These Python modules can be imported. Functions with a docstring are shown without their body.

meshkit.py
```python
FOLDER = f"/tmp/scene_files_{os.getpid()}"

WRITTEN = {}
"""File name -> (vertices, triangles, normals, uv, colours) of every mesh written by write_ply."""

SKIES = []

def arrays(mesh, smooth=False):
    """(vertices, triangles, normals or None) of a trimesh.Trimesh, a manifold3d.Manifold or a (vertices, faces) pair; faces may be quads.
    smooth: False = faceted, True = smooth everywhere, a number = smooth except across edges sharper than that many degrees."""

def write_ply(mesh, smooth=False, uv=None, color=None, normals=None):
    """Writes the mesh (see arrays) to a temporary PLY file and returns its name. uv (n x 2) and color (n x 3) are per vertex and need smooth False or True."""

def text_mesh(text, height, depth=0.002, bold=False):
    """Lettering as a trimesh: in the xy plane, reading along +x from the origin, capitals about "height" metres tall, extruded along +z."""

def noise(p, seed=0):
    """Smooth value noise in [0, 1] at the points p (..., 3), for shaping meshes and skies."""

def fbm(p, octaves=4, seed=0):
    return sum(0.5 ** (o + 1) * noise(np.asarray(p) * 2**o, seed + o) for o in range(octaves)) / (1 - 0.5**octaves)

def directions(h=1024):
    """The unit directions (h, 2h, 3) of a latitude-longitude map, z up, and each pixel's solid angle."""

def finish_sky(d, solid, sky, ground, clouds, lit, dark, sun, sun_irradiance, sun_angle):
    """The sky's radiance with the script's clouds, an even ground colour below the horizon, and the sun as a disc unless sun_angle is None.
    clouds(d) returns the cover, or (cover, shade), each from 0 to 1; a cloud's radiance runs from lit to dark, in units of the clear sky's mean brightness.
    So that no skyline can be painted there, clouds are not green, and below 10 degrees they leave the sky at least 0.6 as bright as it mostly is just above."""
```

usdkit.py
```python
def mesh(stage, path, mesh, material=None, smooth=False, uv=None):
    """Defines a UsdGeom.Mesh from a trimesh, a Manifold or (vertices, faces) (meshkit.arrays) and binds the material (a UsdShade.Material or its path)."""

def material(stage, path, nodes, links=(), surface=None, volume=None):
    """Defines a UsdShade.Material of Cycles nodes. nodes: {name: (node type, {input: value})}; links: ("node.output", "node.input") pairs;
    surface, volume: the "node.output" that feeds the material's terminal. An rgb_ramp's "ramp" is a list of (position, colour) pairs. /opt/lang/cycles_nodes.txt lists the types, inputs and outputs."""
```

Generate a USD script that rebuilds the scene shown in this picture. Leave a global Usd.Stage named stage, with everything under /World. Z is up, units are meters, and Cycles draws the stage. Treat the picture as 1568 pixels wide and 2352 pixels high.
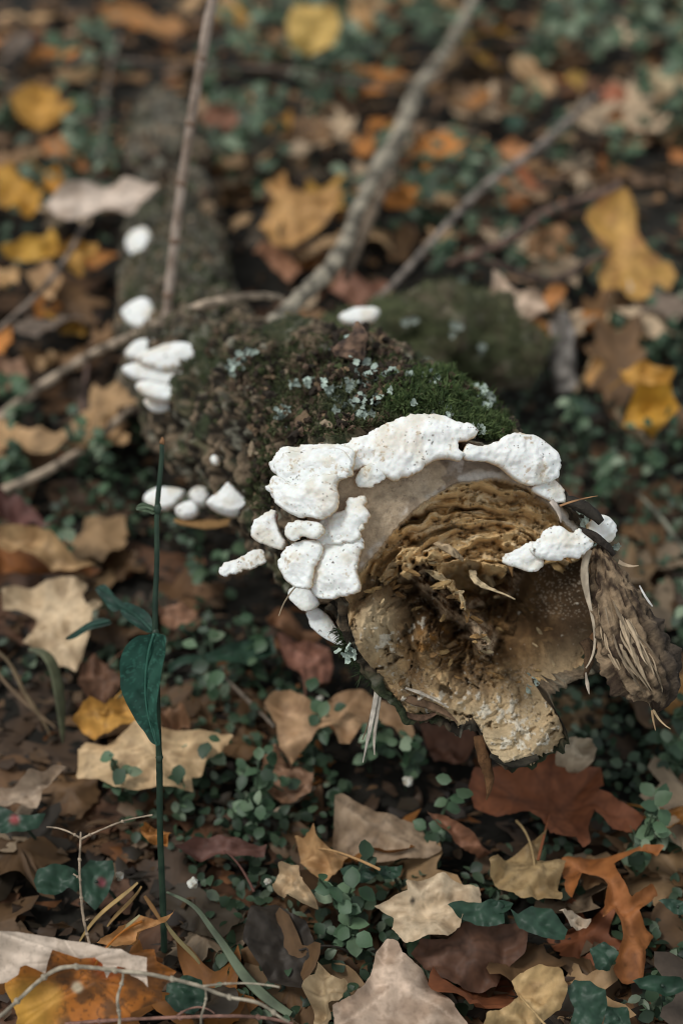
import math, random
import numpy as np, trimesh
from scipy.spatial import Delaunay
from scipy.interpolate import CubicSpline
from pxr import Usd, UsdGeom, UsdLux, UsdShade, Sdf, Gf, Vt
import usdkit, meshkit

stage = Usd.Stage.CreateInMemory()
UsdGeom.SetStageUpAxis(stage, 'Z'); UsdGeom.SetStageMetersPerUnit(stage, 1.0)
UsdGeom.Xform.Define(stage, '/World')
rng = np.random.default_rng(11); random.seed(11)

# ------------------------------------------------------------------ camera, sky, sun, exposure
H, PITCH, FOC = 0.80, math.radians(40.0), 50.0
cam = UsdGeom.Camera.Define(stage, '/World/camera')
cam.AddTranslateOp().Set((0, 0, H)); cam.AddRotateXOp().Set(90 - math.degrees(PITCH))
cam.CreateFocalLengthAttr(FOC); cam.CreateHorizontalApertureAttr(24.0); cam.CreateVerticalApertureAttr(36.0)
cam.CreateFStopAttr(3.1); cam.CreateFocusDistanceAttr(0.85)
cam.CreateClippingRangeAttr((0.05, 2000.0))
cam.CreateExposureAttr(0.38)
SUN_AZ, SUN_EL = math.radians(-100), math.radians(60)         # towards the brightest sky: left of the log
dome = UsdLux.DomeLight.Define(stage, '/World/sky')
usdkit.material(stage, '/World/Looks/sky', {
    's': ('sky_texture', {'sky_type': 'single_scattering', 'sun_disc': False, 'sun_elevation': SUN_EL, 'sun_rotation': SUN_AZ, 'aerosol_density': 2.0}),
    'tc': ('texture_coordinate', {}), 'n': ('noise_texture', {'scale': 2.2, 'detail': 5.0}),
    'r': ('map_range', {'value': 0.5, 'from_min': 0.25, 'from_max': 0.6, 'to_min': 0.55, 'to_max': 0.95, 'clamp': True}),
    'm': ('mix', {'color2': (5.25, 5.5, 5.55)}), 'b': ('background_shader', {'strength': 0.10})},
    [('tc.generated', 'n.vector'), ('n.fac', 'r.value'), ('r.result', 'm.fac'), ('s.color', 'm.color1'), ('m.color', 'b.color')], surface='b.background')
UsdShade.MaterialBindingAPI.Apply(dome.GetPrim()).Bind(UsdShade.Material.Get(stage, '/World/Looks/sky'))
dome.GetPrim().SetCustomDataByKey('kind', 'structure')
sun = UsdLux.DistantLight.Define(stage, '/World/sun')
sun.CreateNormalizeAttr(True); sun.CreateIntensityAttr(0.4); sun.CreateAngleAttr(16.0); sun.CreateColorAttr((1.0, 0.97, 0.93))
sun.AddRotateZOp().Set(-math.degrees(SUN_AZ)); sun.AddRotateXOp().Set(-(90 - math.degrees(SUN_EL)))

# ------------------------------------------------------------------ geometry of the view: measured picture point -> place
F, CX, CY = 1568 * FOC / 24.0, 784.0, 1176.0
C = np.array([0, 0, H]); UP = np.array([0, math.sin(PITCH), math.cos(PITCH)]); FW = np.array([0, math.cos(PITCH), -math.sin(PITCH)])
def rays(u, v):
    u, v = np.asarray(u, float), np.asarray(v, float)
    return FW + ((u - CX) / F)[..., None] * np.array([1., 0, 0]) + ((CY - v) / F)[..., None] * UP
def at_depth(u, v, d): return C + np.asarray(d)[..., None] * rays(u, v)
def at_height(u, v, z=0.0):
    d = rays(u, v); return C + ((np.asarray(z) - H) / d[..., 2])[..., None] * d
def on_plane(u, v, p0, n):
    d = rays(u, v); return C + (((p0 - C) @ n) / (d @ n))[..., None] * d
def project(p):
    q = p - C; z = q @ FW
    return CX + F * q[:, 0] / z, CY - F * (q @ UP) / z, z
def unit(a): a = np.asarray(a, float); return a / np.linalg.norm(a)
def fbm(x, y, z=0.0, o=4, s=0): return meshkit.fbm(np.stack(np.broadcast_arrays(np.asarray(x, float), y, z), -1), o, s)
def fbm3(p, scale, o=4, s=0): return meshkit.fbm(np.asarray(p) * scale, o, s)
def sstep(a, b, x): t = np.clip((x - a) / (b - a), 0, 1); return t * t * (3 - 2 * t)
def mixc(a, b, t): return np.asarray(a) * (1 - t[:, None]) + np.asarray(b) * t[:, None]
def inside(P, poly):
    x, y = P[:, 0], P[:, 1]; c = np.zeros(len(P), bool); j = len(poly) - 1
    for i in range(len(poly)):
        (xi, yi), (xj, yj) = poly[i], poly[j]
        if yi != yj: c ^= ((yi > y) != (yj > y)) & (x < (xj - xi) * (y - yi) / (yj - yi) + xi)
        j = i
    return c
def dist_line(P, line, closed=False):
    line = np.asarray(line, float); n = len(line); d = np.full(len(P), 1e9)
    for i in range(n if closed else n - 1):
        a, b = line[i], line[(i + 1) % n]; ab = b - a
        t = np.clip(((P - a) @ ab) / max(ab @ ab, 1e-9), 0, 1)
        d = np.minimum(d, np.linalg.norm(P - a - t[:, None] * ab, axis=1))
    return d
def resample(poly, step, closed=True, smooth=False):
    p = np.asarray(poly, float)
    if closed: p = np.vstack([p, p[:1]])
    L = np.concatenate([[0], np.cumsum(np.linalg.norm(np.diff(p, axis=0), axis=1))]); n = max(int(L[-1] / step), 6)
    t = np.linspace(0, L[-1], n + 1)
    if smooth:
        q = CubicSpline(L, p, bc_type='periodic' if closed else 'natural')(t)
    else: q = np.stack([np.interp(t, L, p[:, k]) for k in range(p.shape[1])], 1)
    return q[:-1] if closed else q
def fill(poly, step):
    """Triangles that fill an outline: points, faces, distance to the edge."""
    lo, hi = poly.min(0), poly.max(0)
    gx, gy = np.meshgrid(np.arange(lo[0], hi[0], step), np.arange(lo[1], hi[1], step * 0.866)); gx = gx + (np.arange(gx.shape[0]) % 2)[:, None] * step / 2
    g = np.stack([gx.ravel(), gy.ravel()], 1) + rng.uniform(-.15, .15, (gx.size, 2)) * step
    g = g[inside(g, poly)]; d = dist_line(g, poly, True); g, d = g[d > step * .55], d[d > step * .55]
    P = np.vstack([poly, g]); D = np.concatenate([np.zeros(len(poly)), d])
    t = Delaunay(P).simplices; t = t[inside(P[t].mean(1), poly)]
    a = np.cross(P[t[:, 1]] - P[t[:, 0]], P[t[:, 2]] - P[t[:, 0]]); t[a > 0] = t[a > 0][:, ::-1]; t = t[np.abs(a) > 1e-6]
    return P, t, D                                                  # anticlockwise seen by an eye with y down

# ------------------------------------------------------------------ prims
taken = {}
def path_for(name, parent='/World'):
    k = (str(parent), name); n = taken.get(k, 0); taken[k] = n + 1
    return f'{parent}/{name}' if n == 0 else f'{parent}/{name}_{n:03d}'
def tag(prim, label=None, cat=None, group=None, kind=None):
    for k, val in (('label', label), ('category', cat), ('group', group), ('kind', kind)):
        if val: prim.SetCustomDataByKey(k, val)
    return prim
def thing(name, label, cat, group=None, at=None):
    x = UsdGeom.Xform.Define(stage, path_for(name))
    if at is not None: x.AddTranslateOp().Set(tuple(map(float, at)))
    p = tag(x.GetPrim(), label, cat, group); ORIG[str(p.GetPath())] = np.zeros(3) if at is None else np.asarray(at, float)
    return p
ORIG = {}
def origin_of(path):
    while path and path != '/World':
        if path in ORIG: return ORIG[path]
        path = path.rsplit('/', 1)[0]
    return np.zeros(3)
def obj(name, mesh, mat, parent='/World', tint=None, smooth=True, **t):
    parent = str(parent.GetPath()) if hasattr(parent, 'GetPath') else parent
    v, f = (mesh.vertices, mesh.faces) if hasattr(mesh, 'vertices') else mesh
    p = path_for(name, parent)
    m = usdkit.mesh(stage, p, (np.asarray(v) - origin_of(parent), f), '/World/Looks/' + mat, smooth=smooth)
    if tint is not None:
        tint = np.asarray(tint, np.float32)
        if tint.ndim == 1: tint = np.tile(tint, (len(v), 1))
        UsdGeom.PrimvarsAPI(m).CreatePrimvar('tint', Sdf.ValueTypeNames.Color3fArray, 'vertex').Set(Vt.Vec3fArray.FromNumpy(np.clip(tint, 0, 1)))
    return tag(m.GetPrim(), **t)
def join(parts):
    """[(v, f, colour), ...] as one."""
    V, Fc, T, n = [], [], [], 0
    for v, f, c in parts:
        V.append(v); Fc.append(np.asarray(f) + n); T.append(np.tile(c, (len(v), 1)) if np.ndim(c) == 1 else c); n += len(v)
    return (np.vstack(V), np.vstack(Fc)), np.vstack(T)

# ------------------------------------------------------------------ materials
def tinted(name, rough, scale, contrast, bump=0.3, bscale=None, dist=0.001, translucent=0.0, spec=0.35, sss=0.0, warm=(1, 1, 1), detail=8.0):
    nodes = {'a': ('attribute', {'attribute': 'tint'}), 'g': ('geometry', {}), 'n': ('noise_texture', {'scale': scale, 'detail': detail, 'roughness': 0.65}),
             'r': ('rgb_ramp', {'ramp': [(0.25, (1 - contrast,) * 3), (0.5, (1., 1., 1.)), (0.75, tuple(1 + contrast * .7 * w for w in warm))]}),
             'm': ('mix', {'mix_type': 'multiply', 'fac': 1.0}),
             'n2': ('noise_texture', {'scale': bscale or scale * 4, 'detail': 6.0, 'roughness': 0.7}),
             'b': ('bump', {'strength': bump, 'distance': dist}),
             'p': ('principled_bsdf', {'roughness': rough, 'specular_ior_level': spec, 'subsurface_weight': sss, 'subsurface_scale': 0.004})}
    links = [('g.position', 'n.vector'), ('g.position', 'n2.vector'), ('n.fac', 'r.fac'), ('a.color', 'm.color1'), ('r.color', 'm.color2'), ('m.color', 'p.base_color'), ('n2.fac', 'b.height'), ('b.normal', 'p.normal')]
    out = 'p.BSDF'
    if translucent:
        nodes['t'] = ('translucent_bsdf', {}); nodes['x'] = ('mix_closure', {'fac': translucent})
        links += [('m.color', 't.color'), ('p.BSDF', 'x.closure1'), ('t.BSDF', 'x.closure2')]; out = 'x.closure'
    usdkit.material(stage, '/World/Looks/' + name, nodes, links, surface=out)
tinted('soil', 0.95, 60, .6, .8, 300, .004)
tinted('dry_leaf', 0.62, 70, .38, .35, 420, .0006, .18, .3)
tinted('green_leaf', 0.5, 90, .3, .2, 500, .0004, .2, .35)
tinted('bark', 0.9, 120, .7, .9, 520, .003, spec=.2)
tinted('rotten_wood', 0.88, 300, .32, .8, 900, .0012, spec=.2)
tinted('cut_wood', 0.75, 200, .3, .4, 900, .0008, spec=.25)
tinted('fungus', 0.85, 330, .09, .6, 330, .0009, spec=.2, sss=.1)
tinted('moss', 0.8, 90, .4, .1, 900, .0005, .2, .2)
tinted('lichen', 0.85, 400, .25, .6, 900, .001, spec=.2)
tinted('twig', 0.8, 240, .4, .6, 700, .001, spec=.25)

# ------------------------------------------------------------------ ground
def ground_z(x, y): return 0.012 * (fbm(x * 5, y * 5, 0, 4, 3) - .5) * 2 * np.exp(-((np.hypot(x, y - 1.2) / 4) ** 2)) + 0.02 * (fbm(x * 1.3, y * 1.3, 5, 2, 4) - .5)
t = np.linspace(-1, 1, 281); g = np.sinh(t * 6.2) / np.sinh(6.2) * 150
gx, gy = np.meshgrid(g, g + 1.3); gz = ground_z(gx, gy) - .004
V = np.stack([gx.ravel(), gy.ravel(), gz.ravel()], 1); n = len(t); i = np.arange(n * n).reshape(n, n)
Q = np.stack([i[:-1, :-1].ravel(), i[:-1, 1:].ravel(), i[1:, 1:].ravel(), i[1:, :-1].ravel()], 1); Fq = np.vstack([Q[:, [0, 1, 2]], Q[:, [0, 2, 3]]])
obj('ground', (V, Fq), 'soil', tint=mixc((.007, .007, .005), (.018, .015, .010), fbm3(V, 14, 3, 8)), kind='structure', label='dark forest soil under the leaf litter')

# ------------------------------------------------------------------ swept tubes
def tube(pts, rad, seg=10, rough=0.0, nscale=200, step=None, seed=0, flat=1.0, ends=True, fibre=0.0):
    pts, rad = np.asarray(pts, float), np.asarray(rad, float) * np.ones(len(pts))
    L = np.concatenate([[0], np.cumsum(np.linalg.norm(np.diff(pts, axis=0), axis=1))])
    n = max(int(L[-1] / (step or max(rad.mean() * 1.2, L[-1] / 60))), 4); s = np.linspace(0, L[-1], n + 1)
    P = CubicSpline(L, pts)(s) if len(pts) > 2 else np.stack([np.interp(s, L, pts[:, k]) for k in range(3)], 1)
    R = np.interp(s, L, rad); T = np.gradient(P, axis=0); T /= np.linalg.norm(T, axis=1)[:, None]
    e = np.cross(T[0], (0, 0, 1.)); e = unit(e if np.linalg.norm(e) > .1 else np.cross(T[0], (1., 0, 0)))
    th = np.linspace(0, 2 * np.pi, seg, endpoint=False); V = []
    for k in range(n + 1):
        e = unit(e - (e @ T[k]) * T[k]); b = np.cross(T[k], e)
        V.append(P[k] + R[k] * (np.cos(th)[:, None] * e + flat * np.sin(th)[:, None] * b))
    V = np.array(V); Cn = P[:, None, :]
    if rough or fibre:
        q = V.reshape(-1, 3); d = (fbm3(q + seed * 3.7, nscale, 3, seed) - .5) * 2 * rough
        if fibre:
            ss, tt = np.meshgrid(s, th, indexing='ij'); d = d + ((fbm(np.cos(tt) * 5, np.sin(tt) * 5, ss * 25 + seed, 4, seed + 5) - .5) * 2 * fibre).ravel()
        V = V + (V - Cn) / np.maximum(R, 1e-6)[:, None, None] * np.minimum(d, R.mean() * 3).reshape(n + 1, seg, 1) * np.minimum(1, R / R.max())[:, None, None]
    i = np.arange((n + 1) * seg).reshape(n + 1, seg); j = np.roll(i, -1, 1)
    Fc = np.vstack([np.stack([i[:-1].ravel(), j[:-1].ravel(), j[1:].ravel()], 1), np.stack([i[:-1].ravel(), j[1:].ravel(), i[1:].ravel()], 1)])
    V = np.vstack([V.reshape(-1, 3), P[:1], P[-1:]]); a, z = len(V) - 2, len(V) - 1
    if ends: Fc = np.vstack([Fc, np.stack([j[0], i[0], np.full(seg, a)], 1), np.stack([i[-1], j[-1], np.full(seg, z)], 1)])
    return V, Fc
def speckle(V, a, b, scale, seed=0, lo=.35, hi=.65, o=4): return mixc(a, b, sstep(lo, hi, fbm3(V, scale, o, seed)))

# ------------------------------------------------------------------ the fallen log
log = thing('fallen_log', 'thick rotting mossy log with a broken hollow end, covered in white shelf fungi', 'log', at=at_height(np.array(700.), np.array(980.), 0.0))
NEND = unit((.20, -.78, .60)); VIEW = unit(C - at_depth(np.array(1060.), np.array(1380.), 1.0)); PEND = at_depth(np.array(1060.), np.array(1380.), .862)
OUT = np.array([(705,1140),(735,1090),(845,1055),(960,1045),(1060,1036),(1150,1050),(1225,1092),(1295,1160),(1345,1220),(1372,1270),(1385,1330),(1388,1400),(1384,1460),(1375,1505),(1345,1540),(1290,1558),(1248,1578),(1262,1618),(1285,1650),(1302,1700),(1282,1712),(1262,1728),(1240,1735),(1222,1752),(1200,1748),(1160,1752),(1128,1728),(1108,1690),(1092,1662),(1070,1672),(1050,1682),(1020,1652),(985,1650),(940,1648),(915,1610),(880,1575),(850,1530),(825,1490),(806,1440),(792,1390),(778,1345),(735,1315),(695,1280),(690,1200)], float)
outl = resample(OUT, 4.0); outl += (fbm(outl[:, 0] / 9, outl[:, 1] / 9, 2, 3, 21)[:, None] - .5) * 10 * unit((1, 1))
lowlip = (outl[:, 1] > 1560); outl[lowlip] += (rng.random((lowlip.sum(), 1)) - .35) * 13 * np.array([[.25, .8]])
P, T, D = fill(outl, 2.6); u, v = P.T
uw = u + (fbm(u / 40, v / 40, 0, 3, 1) - .5) * 46 + (fbm(u / 11, v / 11, 0, 3, 31) - .5) * 14; vw = v + (fbm(u / 40, v / 40, 9, 3, 2) - .5) * 46 + (fbm(u / 11, v / 11, 4, 3, 32) - .5) * 14
Aline = [(790,1350),(835,1305),(880,1250),(930,1195),(990,1140),(1060,1108),(1140,1098),(1200,1115),(1260,1160),(1310,1215),(1360,1265)]
Lline = np.array([(700,1352),(860,1338),(930,1322),(985,1300),(1030,1350),(1070,1375),(1110,1350),(1160,1312),(1230,1300),(1300,1285),(1420,1275)], float)
us, vs = u + (uw - u) * .22, v + (vw - v) * .22
Ps = np.stack([us, vs], 1); rind = inside(Ps, np.array(Aline + [(1500, 1000), (1300, 850), (700, 850), (560, 1200), (560, 1352)], float))
dA = np.where(rind, -1, 1) * dist_line(Ps, Aline)
Pw = np.stack([uw, vw], 1); chunkA = dist_line(Pw, [(940,1290),(985,1310),(1030,1372),(1060,1410),(1108,1465)]); chunkB = dist_line(Pw, [(1105,1350),(1085,1390),(1072,1430),(1095,1470)]); chunkC = dist_line(Pw, [(1130,1300),(1180,1330),(1160,1360)])
vL = np.interp(uw, Lline[:, 0], Lline[:, 1]) + (fbm(u / 20, 0 * u, 5, 4, 91) - .5) * 60; below = vw - vL
vb = np.interp(u, [700, 780, 850, 950, 1050, 1120, 1200, 1300, 1400], [1300, 1380, 1540, 1650, 1680, 1740, 1750, 1600, 1500]); tt = np.clip((v - vL) / np.maximum(vb - vL, 30), 0, 1)
ul, vl_ = u + (fbm(u / 55, v / 55, 0, 2, 1) - .5) * 40, v + (fbm(u / 55, v / 55, 9, 2, 2) - .5) * 40; rho = np.hypot((ul - 1090) * .95, vl_ - 1470); phi = np.arctan2(vl_ - 1470, ul - 1090)
g2 = lambda a, b, sa, sb: np.exp(-((u - a) / sa) ** 2 - ((v - b) / sb) ** 2)
ph = rho / 40 + 2.2 * fbm(phi * 1.5, rho / 150, 0, 3, 5) + .35 * fbm(phi * 7, rho / 25, 0, 3, 55); saw = ph % 1; saw = np.where(saw < .75, saw / .75, (1 - saw) / .25) ** .8
grain = fbm(phi * 5, rho / 5, 1, 4, 6)
h2 = -.005 - .00007 * np.clip(dA, 0, 200) - .014 * saw * sstep(.25, .55, fbm(phi * 2.6, rho / 60, 3, 3, 7) + .06) - .008 * (grain - .5) - .016 * sstep(.56, .70, fbm(phi * 2.2, rho / 14, 8, 4, 12)) - .007 * (fbm(u / 13, v / 9, 3, 5, 52) - .5) - .006 * sstep(.6, .72, fbm(u / 16, v / 10, 6, 4, 53))
torn = np.abs(fbm(phi * 3.2, rho / 30, 7, 5, 111) - .5) * 2
h3 = -(.042 + .026 * sstep(930, 1120, u)) * (1 - tt) ** 1.35 - .011 * (1 - torn) ** 2.2 * sstep(1420, 1180, u) * sstep(.75, .45, tt) - .024 * np.exp(-((u - 1300) / 85) ** 2) * np.clip(1 - tt * 1.05, 0, 1) + .016 * sstep(.68, 1, tt) * np.exp(-((u - 1170) / 110) ** 2) \
    + .050 * g2(860, 1425, 55, 80) * (.75 + .5 * fbm(u / 16, v / 70, 2, 3, 93)) + .02 * g2(975, 1465, 36, 46) - .004 * (fbm(uw / 45, vw / 45, 3, 5, 9) - .5) - .0022 * np.abs(np.sin(rho / 13 + 2 * fbm(phi * 2, rho / 60, 4, 2, 3))) - .005 * (fbm(uw / 9, vw / 9, 5, 4, 19) - .5) - .006 * sstep(.66, .76, fbm(uw / 20, vw / 20, 6, 5, 99)) - .014 * (fbm(phi * 2.4, rho / 20, 6, 4, 100) - .5)
hr = .0012 * (fbm(u / 22, v / 22, 2, 4, 10) - .5) + .0005 * fbm(u / 4, v / 4, 2, 2, 11)
h = np.where(rind, hr, np.where(below < 0, h2, h3))
ck = .055 * np.exp(-(chunkA / 30) ** 4) * (1 + .9 * (fbm(u / 14, v / 22, 2, 4, 71) - .5)) + .03 * np.exp(-(chunkB / 17) ** 4) + .03 * np.exp(-(chunkC / 20) ** 4)
hole = np.exp(-(((uw - 1066) / 54) ** 2 + ((vw - 1338) / 40) ** 2) ** 2.2) * np.exp(-(chunkA / 22) ** -4.0 * .0); h -= .11 * hole * (chunkA > 24) + .03 * g2(1130, 1330, 50, 22) * (below > -20) + .012 * g2(1000, 1330, 40, 14)
h = h - .004 * np.exp(-D / 5) + ck * (~rind); h = np.maximum(h, -(.005 + D / 3850 * 1.25))
# wood colours: rind, ochre rot, mould; dark rot doubles as painted hollow shade
tan, grey, stain = (.44, .345, .24), (.46, .39, .31), (.20, .15, .11)
crind = mixc(tan, grey, sstep(.42, .6, fbm(u / 60, v / 60, 6, 4, 13)) * sstep(900, 1100, u)); crind = mixc(crind, stain, sstep(.47, .52, fbm(u / 75, v / 50, 8, 4, 14)) * sstep(880, 1000, u) * .8); crind = mixc(crind, (.52, .47, .42), sstep(.62, .68, fbm(u / 34, v / 34, 3, 4, 95)) * sstep(1000, 1080, u) * .8); crind = crind * (1 + .5 * (fbm(phi * 14, rho / 9, 2, 4, 96) - .5))[:, None]
crind = mixc(crind, (.58, .54, .49), np.exp(-((dA + 9) / 8) ** 2) * sstep(.36, .52, fbm(u / 40, v / 40, 9, 3, 15)))
crot = mixc((.68, .48, .24), (.40, .24, .10), sstep(.45, .9, saw * .5 + grain * .55)); crot = mixc(crot, (.74, .59, .37), sstep(.55, .75, fbm(phi * 7, rho / 12, 2, 4, 16)))
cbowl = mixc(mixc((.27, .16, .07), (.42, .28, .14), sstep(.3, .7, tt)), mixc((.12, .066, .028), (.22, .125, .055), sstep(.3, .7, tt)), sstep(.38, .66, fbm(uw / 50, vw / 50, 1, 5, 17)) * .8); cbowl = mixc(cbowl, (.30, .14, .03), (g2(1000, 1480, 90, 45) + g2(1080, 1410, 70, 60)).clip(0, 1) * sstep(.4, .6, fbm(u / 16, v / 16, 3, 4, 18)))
ckm = np.clip(ck / .014, 0, 1); cbowl = cbowl * (1 + .26 * np.sin(rho / 6.5 + 3 * fbm(phi * 2, rho / 60, 4, 2, 3)) * sstep(.4, .6, fbm(u / 50, v / 50, 9, 2, 97)) + .9 * (fbm(phi * 6, rho / 7, 3, 5, 98) - .5))[:, None]; cbowl = mixc(cbowl, (.10, .055, .022), (1 - torn) ** 3 * .5 * sstep(1420, 1180, u) * sstep(.75, .45, tt)); cbowl = mixc(cbowl, (.56, .40, .21), sstep(.3, .7, torn) * .6 * sstep(1240, 1100, u)); cbowl = mixc(cbowl, (.05, .03, .015), sstep(.68, .76, fbm(uw / 20, vw / 20, 6, 5, 99)) * .6); cbowl = mixc(cbowl, (.075, .045, .02), np.exp(-((uw - 1075) / 105) ** 2 - ((vw - 1380) / 70) ** 2) * .85); cbowl = mixc(cbowl, (.42, .31, .20), ckm); cbowl = mixc(cbowl, (.17, .10, .05), ckm * sstep(.45, .62, fbm((u - v) / 7, (u + v) / 34, 3, 4, 72))); cbowl = mixc(cbowl, (.045, .028, .015), np.exp(-((u - 1335) / 115) ** 2) * (1 - sstep(.65, 1, tt)) * .93)  # bowl tint darkened around the hole: rot colour plus painted shade
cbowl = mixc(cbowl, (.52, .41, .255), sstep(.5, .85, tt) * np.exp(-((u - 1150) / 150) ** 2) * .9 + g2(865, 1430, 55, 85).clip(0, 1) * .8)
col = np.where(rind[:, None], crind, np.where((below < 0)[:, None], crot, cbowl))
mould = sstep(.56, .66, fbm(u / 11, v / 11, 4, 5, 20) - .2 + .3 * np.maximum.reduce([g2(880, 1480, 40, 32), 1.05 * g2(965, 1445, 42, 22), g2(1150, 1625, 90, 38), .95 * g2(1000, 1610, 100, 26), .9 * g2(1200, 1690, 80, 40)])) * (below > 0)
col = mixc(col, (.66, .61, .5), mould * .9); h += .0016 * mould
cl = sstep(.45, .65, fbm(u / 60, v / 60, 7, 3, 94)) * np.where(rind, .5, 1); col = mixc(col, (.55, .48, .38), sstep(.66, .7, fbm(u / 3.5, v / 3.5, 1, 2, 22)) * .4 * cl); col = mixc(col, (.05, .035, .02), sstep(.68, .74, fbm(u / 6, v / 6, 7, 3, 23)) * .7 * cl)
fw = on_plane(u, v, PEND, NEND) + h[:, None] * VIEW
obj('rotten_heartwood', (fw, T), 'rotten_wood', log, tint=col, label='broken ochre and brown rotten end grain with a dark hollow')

# bark: a skin swept from the broken end back along the log
AX = [(1060, 1380, None), (905, 1160, .185), (735, 1020, .165), (565, 945, .125), (435, 800, .085), (402, 640, .055), (390, 460, .045), (382, 350, .03), (374, 270, -.04)]
ax = [PEND] + [at_height(np.array(float(a)), np.array(float(b)), z) for a, b, z in AX[1:]]; ax = np.array(ax)
RAD = np.array([.088, .091, .086, .072, .058, .052, .048, .044, .038])
La = np.concatenate([[0], np.cumsum(np.linalg.norm(np.diff(ax, axis=0), axis=1))]); cs = CubicSpline(La, ax)
w = np.linspace(0, 1, 470); S = La[-1] * (w * .3 + .7 * w ** 2.6); PC = cs(S); TC = cs(S, 1); TC /= np.linalg.norm(TC, axis=1)[:, None]; RS = np.interp(S, La, RAD)
e1 = unit(np.cross(-NEND, (0, 0, 1.))); e2 = np.cross(-NEND, e1)
NT = 400; th = np.linspace(-np.pi, np.pi, NT, endpoint=False)
ol = on_plane(outl[:, 0], outl[:, 1], PEND, NEND) - PEND; oth = np.arctan2(ol @ e2, ol @ e1); orr = np.hypot(ol @ e1, ol @ e2); k = np.argsort(oth)
r0 = np.interp(th, oth[k], orr[k], period=2 * np.pi)
rows = []; e = e1
for q in range(len(S)):
    b = sstep(0, .11, S[q]); nrm = unit(-NEND * (1 - b) + TC[q] * b); e = unit(e - (e @ nrm) * nrm); f2 = np.cross(nrm, e)
    rr = (r0 + .005) * (1 - sstep(.0, .13, S[q])) + RS[q] * sstep(.0, .13, S[q])
    rows.append(PC[q] + rr[:, None] * (np.cos(th)[:, None] * e + np.sin(th)[:, None] * f2))
rim = [PEND + (-.012 * NEND) + (r0 - .004)[:, None] * (np.cos(th)[:, None] * e1 + np.sin(th)[:, None] * e2), PEND + (.002 * NEND) + (r0 + .0005)[:, None] * (np.cos(th)[:, None] * e1 + np.sin(th)[:, None] * e2)]
BV = np.array(rim + rows); cen = np.concatenate([[PEND, PEND], PC])[:, None, :]; nr = len(BV); q = BV.reshape(-1, 3)
out = BV - cen; out /= np.linalg.norm(out, axis=2)[..., None]
chunk = fbm3(q, 46, 5, 41); fine = fbm3(q, 190, 3, 42); crack = 1 - np.abs(fbm3(q * np.array([1, .6, 1]), 30, 4, 43) - .5) * 2
disp = .030 * (chunk - .5) + .012 * (fine - .5) - .008 * sstep(.9, .99, crack)
disp = disp.reshape(nr, NT) * np.concatenate([[.25, .35], .35 + .65 * sstep(0, .03, S)])[:, None]
BV = BV + out * disp[..., None]
BV[..., 2] = np.maximum(BV[..., 2], -.02)
i = np.arange(nr * NT).reshape(nr, NT); j = np.roll(i, -1, 1)
BF = np.vstack([np.stack([i[:-1].ravel(), j[1:].ravel(), j[:-1].ravel()], 1), np.stack([i[:-1].ravel(), i[1:].ravel(), j[1:].ravel()], 1)])
bm = trimesh.Trimesh(BV.reshape(-1, 3), BF, process=False)
if (bm.face_normals[:2000] * (bm.triangles_center[:2000] - PC[3])).sum() < 0 and (bm.face_normals * (bm.triangles_center - ax.mean(0))).sum() < 0: BF = BF[:, ::-1]
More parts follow.
